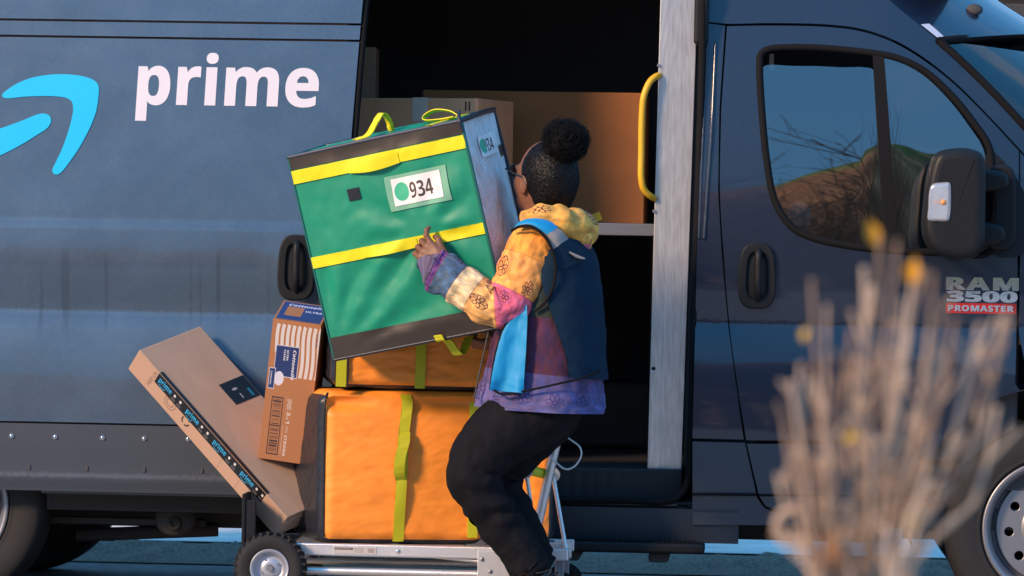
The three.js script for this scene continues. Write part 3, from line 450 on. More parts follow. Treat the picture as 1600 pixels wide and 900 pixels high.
// ---------------------------------------------------------------- hand truck used as a flat trolley
const CZ0 = 0.15, CZ1 = 0.60;
{ const t = thing('hand_truck', 'aluminium folding hand truck lying flat as a trolley under the bags', 'hand truck');
  const yT = at(600, 851, CZ1).y, xl = at(395, 850, CZ1).x, xr = at(888, 862, CZ1).x;
  for (const z of [CZ0, CZ1 - 0.03]) mk('side_rail', box(xl, yT - 0.042, z, xr, yT, z + 0.03, 0.006), alu, t);
  for (const z of [CZ0, CZ1 - 0.03]) mk('lower_rail', rod(V3(at(478, 888, z).x, at(478, 890, CZ1).y - 0.004, z + 0.015), V3(at(795, 892, z).x, at(478, 890, CZ1).y - 0.004, z + 0.015), 0.014), alu, t);
  for (let i = 0; i < 7; i++) mk('deck_slat', box(xl + 0.04 + i * 0.145, yT - 0.012, CZ0 + 0.03, xl + 0.12 + i * 0.145, yT - 0.004, CZ1 - 0.03, 0.002), alu, t);
  const lab = canvasTex(256, 40, (c, w, h) => { c.fillStyle = '#b9b4b0'; c.fillRect(0, 0, w, h); c.fillStyle = '#3d3438'; c.fillRect(4, 6, 110, 12); c.fillStyle = '#b9b4b0'; for (let i = 0; i < 9; i++) c.fillRect(10 + i * 11, 9, 5, 6); c.fillStyle = '#756c6a'; for (let j = 0; j < 4; j++) c.fillRect(122, 8 + j * 7, 60, 2); for (let i = 0; i < 12; i++) c.fillRect(206 + i * 3.4, 8, 1.8, 24); });
  { const a = at(522, 851, CZ1), b = at(588, 862, CZ1); mk('maker_label', T(new THREE.BoxGeometry(b.x - a.x, 0.024, 0.0015), (a.x + b.x) / 2, yT - 0.021, CZ1 + 0.0012), [alu, alu, alu, alu, std({ map: lab, roughness: 0.5 }), alu], t); }
  for (const [x, y] of [[401, 857], [622, 860.5], [768, 862.5]]) { const p = at(x, y, CZ1 + 0.002); mk('rivet', T(new THREE.SphereGeometry(0.007, 10, 8).scale(1, 1, 0.6), p.x, yT - 0.021, p.z), chrome, t); }
  const br = at(772, 880, CZ1); mk('hinge_plate', merged([box(br.x - 0.055, br.y - 0.06, CZ1 + 0.001, br.x + 0.06, yT - 0.012, CZ1 + 0.006, 0.002)]), alu, t);
  for (const [x, y] of [[753, 874], [766, 893]]) { const p = at(x, y, CZ1 + 0.008); mk('rivet', T(new THREE.SphereGeometry(0.007, 10, 8).scale(1, 1, 0.6), p.x, p.y, p.z), steel, t); }
  mk('brace', rod(at(640, 866, CZ1 - 0.015), at(748, 877, CZ1 - 0.015), 0.006), alu, t);
  // black toe plate standing at the left end
  const a = at(372, 772, CZ1), b = at(398, 864, CZ1);
  mk('toe_plate', merged([box(a.x + 0.012, b.y, CZ0, a.x + 0.024, a.y, CZ1 - 0.01, 0.003), box(a.x + 0.012, b.y, CZ1 - 0.03, b.x, a.y - 0.02, CZ1 - 0.015, 0.004), box(a.x + 0.012, b.y, CZ0, b.x, a.y - 0.02, CZ0 + 0.015, 0.004)]), blackPlastic, t);
  // wheels
  const wc = at(424, 900, CZ1 + 0.02);
  for (const z of [CZ1 + 0.05, CZ0 - 0.01]) { const w = new THREE.Group(); w.name = 'wheel'; t.add(w); w.position.set(wc.x, KERB + 0.117, z);
    mk('tyre', new THREE.LatheGeometry(new THREE.SplineCurve([[0.062, 0.02], [0.075, 0.03], [0.095, 0.034], [0.110, 0.024], [0.117, 0.0], [0.110, -0.024], [0.095, -0.034], [0.075, -0.03], [0.062, -0.02]].map(([r, y]) => V2(r, y))).getPoints(40), 48).rotateX(Math.PI / 2), tyreMat, w);
    mk('tread', merged(Array.from({ length: 30 }, (_, i) => [0.016, -0.016].map((o, k) => T(new THREE.BoxGeometry(0.006, 0.012, 0.024).rotateY(k ? 0.5 : -0.5), 0, 0.115, o).rotateZ((i + k * 0.5) * 0.2094))).flat()), tyreMat, w);
    const rim = mk('rim', new THREE.LatheGeometry([[0.012, 0.012], [0.026, 0.014], [0.032, 0.004], [0.046, 0.004], [0.052, 0.022], [0.062, 0.028], [0.066, 0.026], [0.064, -0.02]].map(([r, y]) => V2(r, y)), 40).rotateX(Math.PI / 2), std({ color: L(0.42, 0.45, 0.52), metalness: 0.6, roughness: 0.4 }), w);
    for (let i = 0; i < 4; i++) mk('rim_bolt', T(discZ(0.004, 0.008, 8), 0.03 * Math.cos(i * 1.571 + 0.5), 0.03 * Math.sin(i * 1.571 + 0.5), 0.009), steel, rim);
    mk('axle_cap', T(discZ(0.011, 0.03, 16), 0, 0, 0.008), steel, rim); }
  mk('axle', rod(V3(wc.x, KERB + 0.117, CZ0 - 0.02), V3(wc.x, KERB + 0.117, CZ1 + 0.03), 0.009), steel, t);
  for (const z of [CZ0 + 0.015, CZ1 - 0.015]) mk('axle_bracket', box(wc.x - 0.01, KERB + 0.1, z - 0.004, wc.x + 0.11, yT - 0.04, z + 0.004, 0.002), alu, t);
  for (const z of [CZ0 + 0.03, CZ1 - 0.05]) { const w = new THREE.Group(); w.name = 'caster'; t.add(w); w.position.set(xr - 0.03, KERB + 0.06, z); mk('caster_wheel', new THREE.TorusGeometry(0.038, 0.022, 10, 28), rubber, w); mk('caster_fork', box(-0.015, 0.02, -0.028, 0.015, yT - 0.04 - KERB - 0.06, 0.028, 0.003), steel, w); }
  // folding handle and support legs at the right end
  for (const [z, dx] of [[CZ1 - 0.03, 0], [CZ0 + 0.02, 0]]) {
    mk('handle_tube', rod(at(873 + dx, 676, z), at(833 + dx, 850, z), 0.016), alu, t);
  }
  mk('handle_bar', rod(at(873, 676, CZ0 + 0.02), at(873, 676, CZ1 - 0.03), 0.016), alu, t);
  { const j = at(822, 736, CZ1 + 0.03), k = at(864, 742, CZ1 - 0.10);
    for (const p of [j, k]) { mk('joint_plate', T(discZ(0.024, 0.014, 24), p.x, p.y, p.z), std({ color: L(0.6, 0.6, 0.6), metalness: 0.4, roughness: 0.4 }), t); mk('joint_bolt', T(discZ(0.007, 0.024, 10), p.x, p.y, p.z), steel, t); }
    mk('joint_sleeve', rod(j.clone().add(V3(0.012, 0.002, -0.012)), k.clone().add(V3(-0.01, 0.0, 0.012)), 0.017, 16), std({ color: L(0.55, 0.6, 0.03), roughness: 0.45 }), t);
    mk('support_leg', rod(j, at(838, 852, CZ1 + 0.02), 0.0075), alu, t); mk('support_leg', rod(k, at(886, 868, CZ1 - 0.06), 0.0075), alu, t);
    mk('leg_link', rod(j, at(806, 752, CZ1 + 0.03), 0.016), alu, t); }
  { const a = at(852, 850, CZ1), b = at(891, 875, CZ1); mk('end_plate', box(a.x, b.y, CZ1 - 0.08, b.x, a.y, CZ1 - 0.074, 0.002), alu, t); }
}
// ---------------------------------------------------------------- cloth bags
const orange = std({ map: dataTex(256, 256, (u, v) => { const k = 1 + 0.06 * tile(u, v, 8, 51) + 0.04 * Math.sin(u * 402) * Math.sin(v * 402); return [255 * k, 151 * k, 52 * k]; }), roughness: 0.46, bumpMap: rep(weaveBump, 14, 14), bumpScale: 0.0002 });
const nylonBlack = std({ color: L(0.016, 0.019, 0.027), roughness: 0.3, bumpMap: rep(weaveBump, 14, 14), bumpScale: 0.0002 });
const olive = std({ color: L(0.50, 0.50, 0.01), roughness: 0.6, bumpMap: rep(ribBump, 3, 60), bumpScale: 0.0002 });
const lemon = std({ color: L(0.80, 0.70, 0.004), roughness: 0.55, bumpMap: rep(ribBump, 60, 3), bumpScale: 0.0002 });
// one cloth face: origin o, edge vectors e1, e2 (Vector3), bulging and creased along normal
function clothFace(o, e1, e2, nu, nv, disp, soft) { const n = e1.clone().cross(e2).normalize(); return gridMesh(nu, nv, (u, v) => { const k = Math.min(1, 14 * u, 14 * (1 - u)) * Math.min(1, 14 * v, 14 * (1 - v)); let p = o.clone().addScaledVector(e1, u).addScaledVector(e2, v); if (soft) p = soft(p); return p.addScaledVector(n, disp(u, v) * k); }); }
const softBox = (w, h, d, r) => (p) => { const c = V3(0, h / 2, 0), q = p.clone().sub(c), i = V3(clamp(q.x, -w / 2 + r, w / 2 - r), clamp(q.y, -h / 2 + r, h / 2 - r), clamp(q.z, -d / 2 + r, d / 2 - r)), e = q.clone().sub(i), l = e.length(); return l > 1e-6 ? c.add(i).addScaledVector(e, r / l) : p; };
function clothBag(t, w, h, d, mats, disp, n = 60, flare = 0) { // front, right, back, left, top, bottom
  const W = w / 2, D = d / 2, f = [
    ['front_panel', V3(-W, 0, D), V3(w, 0, 0), V3(0, h, 0)], ['right_panel', V3(W, 0, D), V3(0, 0, -d), V3(0, h, 0)], ['back_panel', V3(W, 0, -D), V3(-w, 0, 0), V3(0, h, 0)],
    ['left_panel', V3(-W, 0, -D), V3(0, 0, d), V3(0, h, 0)], ['top_panel', V3(-W, h, D), V3(w, 0, 0), V3(0, 0, -d)], ['bottom_panel', V3(-W, 0, -D), V3(w, 0, 0), V3(0, 0, d)]];
  return f.map(([nm, o, a, b], i) => mk(nm, clothFace(o, a, b, n, n, (u, v) => disp(i, u, v), (p) => { p = softBox(w, h, d, 0.04)(p); if (p.x < 0) p.x += flare * (D - p.z) / d * p.x / W; return p; }), mats[i], t));
}
// strap lying on a surface given by fn(s) -> { p, n }, width along side vector
function strap(pts, side, w, th, nSeg = 24, wob = 0) { const c = new THREE.CatmullRomCurve3(pts); return merged([0, 1].map((k) => gridMesh(nSeg, 2, (u, v) => { const p = c.getPoint(u), t = c.getTangent(u), n = side.clone().cross(t).normalize(); return p.addScaledVector(side, (v - 0.5) * w).addScaledVector(n, (k ? th : -th) * 0.5 + wob * fbm(u * 6, v, 3, 2)); })).concat([0, 1].map((v) => gridMesh(nSeg, 1, (u, k) => { const p = c.getPoint(u), t = c.getTangent(u), n = side.clone().cross(t).normalize(); return p.addScaledVector(side, (v - 0.5) * w).addScaledVector(n, (k - 0.5) * th); })))); }
const yDeck = at(600, 851, CZ1).y;
{ // lower orange bag
  const t = thing('orange_tote', 'large orange delivery tote with black sides, lowest on the hand truck', 'bag', 'orange delivery totes');
  const a = at(500, 846, CZ1), b = at(752, 852, CZ1), top = at(500, 612, CZ1); const w = (b.x - a.x) / Math.cos(0.2) + 0.005, h = top.y - yDeck, d = 0.31;
  const cre = (i, u, v) => (i === 0 ? 0.022 * Math.sin(Math.PI * u) * Math.sin(Math.PI * v) : 0.004) + 0.0035 * fbm(u * 1.8 + 1, v * 4 + i, 3, 2) + 0.0017 * (1 - Math.abs(fbm(u * 3 + v * 2.5, v * 9 - u * 2, 7 + i, 3)) * 4) * 0.5 + (i === 0 ? -0.03 * sstep(0.84, 0.93, v) * sstep(1.0, 0.95, v) * (0.6 + 0.4 * Math.sin(u * 9 + 1)) : 0);
  clothBag(t, w, h, d, [orange, nylonBlack, orange, nylonBlack, orange, nylonBlack], cre, 80, 0.075);
  const W = w / 2, D = d / 2;
  mk('edge_trim', tube([V3(-W + 0.01, 0.02, D - 0.008), V3(-W + 0.008, h * 0.5, D - 0.008), V3(-W + 0.010, h - 0.02, D - 0.009), V3(-W + 0.018, h - 0.008, D - 0.022)], 0.0045, 30, 6), nylonBlack, t);
  mk('edge_strap', strap([V3(W - 0.045, 0.02, D + 0.002), V3(W - 0.045, h * 0.5, D + 0.014), V3(W - 0.045, h - 0.03, D + 0.006)], V3(1, 0, 0), 0.034, 0.003), olive, t);
  const x = at(627, 700, CZ1).x - (a.x - 0.0 + w / 2);
  mk('centre_strap', strap([V3(x - 0.006, 0.006, D - 0.004), V3(x - 0.004, h * 0.3, D + 0.034), V3(x, h * 0.5, D + 0.036), V3(x + 0.002, h * 0.7, D + 0.034), V3(x + 0.012, h * 0.86, D + 0.02), V3(x + 0.016, h * 0.93, D + 0.008), V3(x + 0.012, h * 0.985, D - 0.010)], V3(1, 0, 0), 0.036, 0.004, 40, 0.004), olive, t);
  mk('strap_handle', strap([V3(x - 0.005, h * 0.42, D + 0.036), V3(x - 0.012, h * 0.48, D + 0.056), V3(x - 0.010, h * 0.58, D + 0.062), V3(x + 0.004, h * 0.68, D + 0.050), V3(x + 0.006, h * 0.74, D + 0.036)], V3(1, 0, 0), 0.036, 0.004, 30, 0.003), olive, t);
  t.position.set(a.x + w / 2, yDeck + 0.001, CZ1 - D - 0.012); t.rotation.y = 0.2; { const q = V3(-w / 2, 0, d / 2).applyAxisAngle(V3(0, 1, 0), 0.2); t.position.set(a.x - q.x, yDeck + 0.001, CZ1 - 0.012 - q.z); }
  // second orange bag above it
  const t2 = thing('orange_tote', 'smaller orange tote stacked on the lowest orange one, under the green bag', 'bag', 'orange delivery totes');
  const a2 = at(512, 612, CZ1), b2 = at(782, 612, CZ1), top2 = at(512, 474, CZ1), w2 = b2.x - a2.x, h2 = top2.y - at(512, 612, CZ1).y, d2 = 0.38, W2 = w2 / 2, D2 = d2 / 2;
  clothBag(t2, w2, h2, d2, [orange, nylonBlack, orange, nylonBlack, orange, nylonBlack], (i, u, v) => 0.008 * Math.sin(Math.PI * u) * Math.sin(Math.PI * v) + 0.008 * fbm(u * 3, v * 5 + i, 13, 3), 50);
  for (const s of [-1, 1]) mk('edge_strap', strap([V3(s * (W2 - 0.03), 0.003, D2 + 0.008), V3(s * (W2 - 0.03), h2 * 0.5, D2 + 0.014), V3(s * (W2 - 0.03), h2 - 0.004, D2 + 0.008)], V3(1, 0, 0), 0.034, 0.003), olive, t2);
  const x2 = at(650, 590, CZ1).x - (a2.x + W2); mk('centre_strap', strap([V3(x2, 0.003, D2 + 0.010), V3(x2, h2 * 0.5, D2 + 0.020), V3(x2, h2 - 0.004, D2 + 0.008)], V3(1, 0, 0), 0.034, 0.003), olive, t2);
  mk('edge_trim', merged([-1, 1].map((s) => tube([V3(s * (W2 - 0.052), 0.002, D2 + 0.006), V3(s * (W2 - 0.052), h2 * 0.5, D2 + 0.013), V3(s * (W2 - 0.052), h2, D2 + 0.006)], 0.003, 16, 6)).concat([tube([V3(-W2 + 0.011, 0.02, D2 - 0.010), V3(-W2 + 0.011, h2 - 0.02, D2 - 0.010)], 0.004, 8, 6)])), nylonBlack, t2);
  t2.position.set(a2.x + W2, yDeck + h + 0.012, CZ1 - D2 - 0.006); t2.rotation.y = 0.2; t2.rotation.z = -0.012; { const q = V3(-W2, 0, D2).applyAxisAngle(V3(0, 1, 0), 0.2); t2.position.set(a2.x + 0.012 - q.x, yDeck + h + 0.012, CZ1 - 0.006 - q.z); }
  // third orange bag behind the handle
  const t3 = thing('orange_tote', 'orange tote behind the handle of the hand truck', 'bag', 'orange delivery totes');
  const a3 = at(768, 850, 0.44), b3 = at(862, 850, 0.44); clothBag(t3, b3.x - a3.x, 0.36, 0.26, [orange, nylonBlack, orange, nylonBlack, orange, nylonBlack], (i, u, v) => 0.008 * Math.sin(Math.PI * u) * Math.sin(Math.PI * v) + 0.008 * fbm(u * 3, v * 5 + i, 23, 3), 30);
  t3.position.set((a3.x + b3.x) / 2, yDeck + 0.001, 0.30);
}
// green bag held by the person
const bagG = thing('green_tote', 'green insulated tote with yellow straps and number labels, held up by the person', 'bag');
{ const w = 0.611, h = 0.683, d = 0.362, W = w / 2, H = h / 2, D = d / 2, t = bagG;
  const green = std({ map: dataTex(256, 256, (u, v) => { const k = 1 + 0.05 * tile(u, v, 6, 61) + 0.03 * tile(u, v, 90, 62, 2); return [2 * k, 138 * k, 106 * k]; }), roughness: 0.5, bumpMap: rep(weaveBump, 20, 20), bumpScale: 0.00015 });
  const brown = std({ color: L(0.035, 0.026, 0.020), roughness: 0.42, bumpMap: rep(weaveBump, 20, 20), bumpScale: 0.00015 });
  const silver = std({ map: dataTex(256, 256, (u, v) => { const k = 1 + 0.10 * tile(u, v, 10, 71) + 0.12 * sstep(0.3, 0.6, tile(u, v, 46, 72, 3)); return [226 * k, 224 * k, 222 * k]; }), roughness: 0.45, bumpMap: rep(noiseBump, 3, 3), bumpScale: 0.004 });
  const cre = (u, v) => { // pull folds fanning from the lower left corner and from the strap
    const x = u * w, y = v * h, a = Math.atan2(y - 0.0, x + 0.02), r = Math.hypot(x, y);
    let k = 0.006 * Math.sin(a * 17 + 2 * fbm(x * 3, y * 3, 2, 2)) * sstep(0.08, 0.28, r) * sstep(0.62, 0.25, r) * sstep(0.5, 0.40, v);
    const a2 = Math.atan2(y - 0.36, x - 0.40), r2 = Math.hypot(x - 0.40, y - 0.36); k += 0.005 * Math.sin(a2 * 9 + 1) * sstep(0.05, 0.12, r2) * sstep(0.32, 0.12, r2);
    return k + 0.008 * fbm(x * 4, y * 4, 5, 3) + 0.014 * Math.sin(Math.PI * u) * Math.sin(Math.PI * v);
  };
  const cre0 = (u, v) => { const k = Math.min(1, 14 * u, 14 * (1 - u)) * Math.min(1, 14 * v, 14 * (1 - v)); return cre(u, v) * k; };
  const side = (i) => (u, v) => 0.010 * fbm(u * 3, v * 4, 40 + i, 3) + 0.02 * Math.sin(Math.PI * u) * Math.sin(Math.PI * v);
  const o = V3(-W, -H, D), X = V3(w, 0, 0), Y = V3(0, h, 0), Z = V3(0, 0, -d);
  const F = (u, v, off = 0) => V3(-W + u * w, -H + v * h, D + cre0(u, v) + off);
  mk('front_panel', gridMesh(110, 110, (u, v) => F(u, v)), green, t);
  mk('right_panel', clothFace(V3(W, -H, D), Z, Y, 50, 70, side(1)), silver, t);
  mk('back_panel', clothFace(V3(W, -H, -D), X.clone().negate(), Y, 20, 20, side(2)), green, t);
  mk('left_panel', clothFace(V3(-W, -H, -D), Z.clone().negate(), Y, 20, 20, side(3)), green, t);
  mk('top_panel', clothFace(V3(-W, H, D), X, Z, 40, 30, (u, v) => 0.012 * Math.sin(Math.PI * u) * Math.sin(Math.PI * v) + 0.006 * fbm(u * 4, v * 4, 8, 3)), green, t);
  mk('bottom_panel', clothFace(V3(-W, -H, -D), X, Z.clone().negate(), 20, 20, () => 0.004), brown, t);
  const band = (v0, v1, u0, u1, off, m, nm, wob = 0) => mk(nm, merged([gridMesh(90, 6, (u, v) => F(lerp(u0, u1, u), lerp(v0, v1, v), off + wob * fbm(u * 14, v * 0.6, 3, 2))), gridMesh(90, 1, (u, v) => F(lerp(u0, u1, u), v0, lerp(0, off, v))), gridMesh(90, 1, (u, v) => F(lerp(u0, u1, u), v1, lerp(off, 0, v)))]), m, t);
  band(0.937, 0.998, 0.003, 0.997, 0.003, brown, 'top_band'); band(0.004, 0.108, 0.003, 0.90, 0.003, brown, 'bottom_band');
  band(0.004, 0.108, 0.903, 0.997, 0.003, nylonBlack, 'corner_patch');
  band(0.868, 0.932, 0.002, 0.998, 0.005, lemon, 'upper_strap', 0.002); band(0.452, 0.506, 0.002, 0.998, 0.005, lemon, 'middle_strap', 0.002);
  mk('strap_handle', gridMesh(40, 4, (u, v) => F(lerp(0.33, 0.62, u), lerp(0.866, 0.918, v) - 0.012 * Math.sin(Math.PI * u), 0.008 + 0.012 * Math.sin(Math.PI * u))), lemon, t);
  mk('strap_handle', gridMesh(40, 4, (u, v) => F(lerp(0.30, 0.62, u), lerp(0.456, 0.500, v) - 0.004 * Math.sin(Math.PI * u), 0.008 + 0.010 * Math.sin(Math.PI * u))), lemon, t);
  band(0.735, 0.792, 0.293, 0.362, 0.004, nylonBlack, 'hook_patch');
  // label pouch and printed card
  const pouch = phy({ color: L(0.45, 0.62, 0.45), roughness: 0.15, transmission: 0.75, thickness: 0, ior: 1.4 });
  const lab = (flip) => canvasTex(512, 220, (c, W_, H_) => { c.fillStyle = '#ece6e2'; c.fillRect(0, 0, W_, H_); c.fillStyle = '#43b389'; c.beginPath(); c.arc(92, 112, 74, 0, 7); c.fill(); c.strokeStyle = '#7cc9a8'; c.lineWidth = 4; c.stroke(); c.fillStyle = flip ? '#16202c' : '#4c4038'; c.font = 'bold 178px sans-serif'; c.textBaseline = 'middle'; c.save(); c.translate(174, 116); c.scale(0.82, 1); c.fillText('934', 0, 0); c.restore(); c.fillStyle = '#9a9492'; for (let i = 0; i < 4; i++) c.fillRect(436, 128 + i * 12, 56, 3); });
  mk('label_pouch', gridMesh(20, 10, (u, v) => F(lerp(0.512, 0.862, u), lerp(0.643, 0.812, v), 0.004)), std({ color: L(0.20, 0.45, 0.30), roughness: 0.2 }), t);
  mk('number_card', gridMesh(20, 10, (u, v) => F(lerp(0.545, 0.823, u), lerp(0.665, 0.795, v), 0.006)), std({ map: lab(false), roughness: 0.4 }), t);
  const Fr = (u, v, off) => { const k = Math.min(1, 14 * u, 14 * (1 - u)) * Math.min(1, 14 * v, 14 * (1 - v)); return V3(W + side(1)(u, v) * k + off, -H + v * h, D - u * d); };
  mk('number_card', gridMesh(16, 10, (u, v) => Fr(lerp(0.30, 0.74, u), lerp(0.80, 0.905, v), 0.004)), std({ map: lab(true), roughness: 0.35 }), t);
  mk('hook_patch', gridMesh(6, 6, (u, v) => Fr(lerp(0.84, 0.97, u), lerp(0.775, 0.83, v), 0.004)), nylonBlack, t);
  // bound edges
  const bind = (pts, m = nylonBlack, r = 0.006) => mk('edge_binding', tube(pts, r, 30, 8), m, t);
  const gb = std({ color: L(0.005, 0.12, 0.10), roughness: 0.5 });
  bind([V3(-W, H, D), V3(0, H + 0.002, D), V3(W, H, D)], std({ color: L(0.05, 0.06, 0.09), roughness: 0.5 })); bind([V3(W, -H, D), V3(W + 0.002, 0, D + 0.002), V3(W, H, D)], gb); bind([V3(-W, -H, D), V3(-W, 0, D), V3(-W, H, D)], gb, 0.004);
  bind([V3(W, H, D), V3(W + 0.01, H + 0.004, 0), V3(W, H, -D)], nylonBlack, 0.009); bind([V3(-W, H, D), V3(-W, H, -D)], gb); bind([V3(W, -H, -D), V3(W + 0.008, 0, -D), V3(W, H, -D)]); bind([V3(-W, -H, D), V3(0, -H, D), V3(W, -H, D)]); bind([V3(W, -H, D), V3(W, -H, -D)]); bind([V3(-W, H, -D), V3(W, H, -D)]);
  // loops on the lid
  const loop = (x, y) => mk('lid_loop', strap([V3(x - 0.06, H + 0.008, D - 0.03), V3(x - 0.02, H + 0.016, D - 0.05), V3(x + 0.03, H + 0.065, D - 0.09), V3(x + 0.05, H + 0.07, D - 0.12), V3(x + 0.045, H + 0.012, D - 0.15)], V3(-0.35, 0, 0.94).normalize(), 0.03, 0.003, 30, 0.006), lemon, t);
  mk('lid_loop', strap([V3(-0.07, H + 0.010, D - 0.012), V3(-0.03, H + 0.016, D - 0.03), V3(0.000, H + 0.05, D - 0.05), V3(0.018, H + 0.075, D - 0.08), V3(0.024, H + 0.05, D - 0.11), V3(0.02, H + 0.012, D - 0.13)], V3(0.8, -0.1, 0.6).normalize(), 0.034, 0.003, 30, 0.006), lemon, t);
  mk('lid_loop', strap([V3(0.27, H + 0.010, D - 0.10), V3(0.24, H + 0.03, D - 0.12), V3(0.18, H + 0.045, D - 0.14), V3(0.14, H + 0.035, D - 0.15), V3(0.15, H + 0.022, D - 0.10), V3(0.21, H + 0.014, D - 0.06), V3(0.27, H + 0.012, D - 0.05)], V3(0, 0.35, 0.94).normalize(), 0.026, 0.003, 40, 0.004), lemon, t);
  mk('lid_loop', strap([V3(0.19, H + 0.006, D + 0.004), V3(0.24, H + 0.010, D - 0.05), V3(0.285, H + 0.012, D - 0.12)], V3(0.9, 0, 0.3).normalize(), 0.03, 0.003, 20), lemon, t);
  mk('zip_pull', tube([V3(W - 0.004, H + 0.03, D - 0.01), V3(W - 0.002, H, D + 0.01), V3(W, H - 0.03, D + 0.012)], 0.006, 12, 6), nylonBlack, t);
  // yellow webbing under the bag
  mk('base_strap', strap([V3(0.07, -H + 0.016, D + 0.014), V3(0.075, -H - 0.004, D + 0.01), V3(0.08, -H - 0.012, D - 0.04), V3(0.10, -H - 0.07, D - 0.07), V3(0.13, -H - 0.02, D - 0.12)], V3(0.95, 0, 0.3).normalize(), 0.034, 0.003, 30, 0.004), olive, t);
  mk('base_strap', strap([V3(W - 0.03, -H + 0.06, D + 0.010), V3(W - 0.028, -H + 0.02, D + 0.012), V3(W - 0.026, -H - 0.004, D + 0.002)], V3(1, 0, 0), 0.034, 0.003, 12), lemon, t);
  const c = at(647.6, 366.1, 0.70); t.position.copy(c);
  t.rotation.set(0, 0, 0); t.quaternion.setFromEuler(new THREE.Euler(0, 0, 0.2346)).multiply(new THREE.Quaternion().setFromEuler(new THREE.Euler(0.0786, 0, 0))).multiply(new THREE.Quaternion().setFromEuler(new THREE.Euler(0, -0.254, 0)));
}
// ---------------------------------------------------------------- cartons on the hand truck
function printedBox(t, o, X, Y, Z, faces, mat) { // o corner; X, Y, Z edge vectors; faces: printed overlays { face, u0, v0, u1, v1, mat, name }
  const g = new RoundedBoxGeometry(1, 1, 1, 2, 0.02); const m = new THREE.Matrix4().makeBasis(X, Y, Z); const c = o.clone().addScaledVector(X, 0.5).addScaledVector(Y, 0.5).addScaledVector(Z, 0.5);
  const lx = X.length(), ly = Y.length(), lz = Z.length(), b = new RoundedBoxGeometry(lx, ly, lz, 2, 0.004); m.makeBasis(X.clone().normalize(), Y.clone().normalize(), Z.clone().normalize()); b.applyMatrix4(m).translate(c.x, c.y, c.z); mk('shell', b, mat, t);
  for (const f of faces) { const [a, bb, oo, n] = f.face === 'XY' ? [X, Y, o.clone().add(Z), Z] : f.face === 'XZ' ? [X, Z, o.clone().add(Y), Y] : [Z, Y, o.clone(), X.clone().negate()];
    const nn = n.clone().normalize().multiplyScalar(f.off || 0.0012); mk(f.name, gridMesh(2, 2, (u, v) => oo.clone().addScaledVector(a, lerp(f.u0, f.u1, u)).addScaledVector(bb, lerp(f.v0, f.v1, v)).add(nn)), f.mat, t); }
}
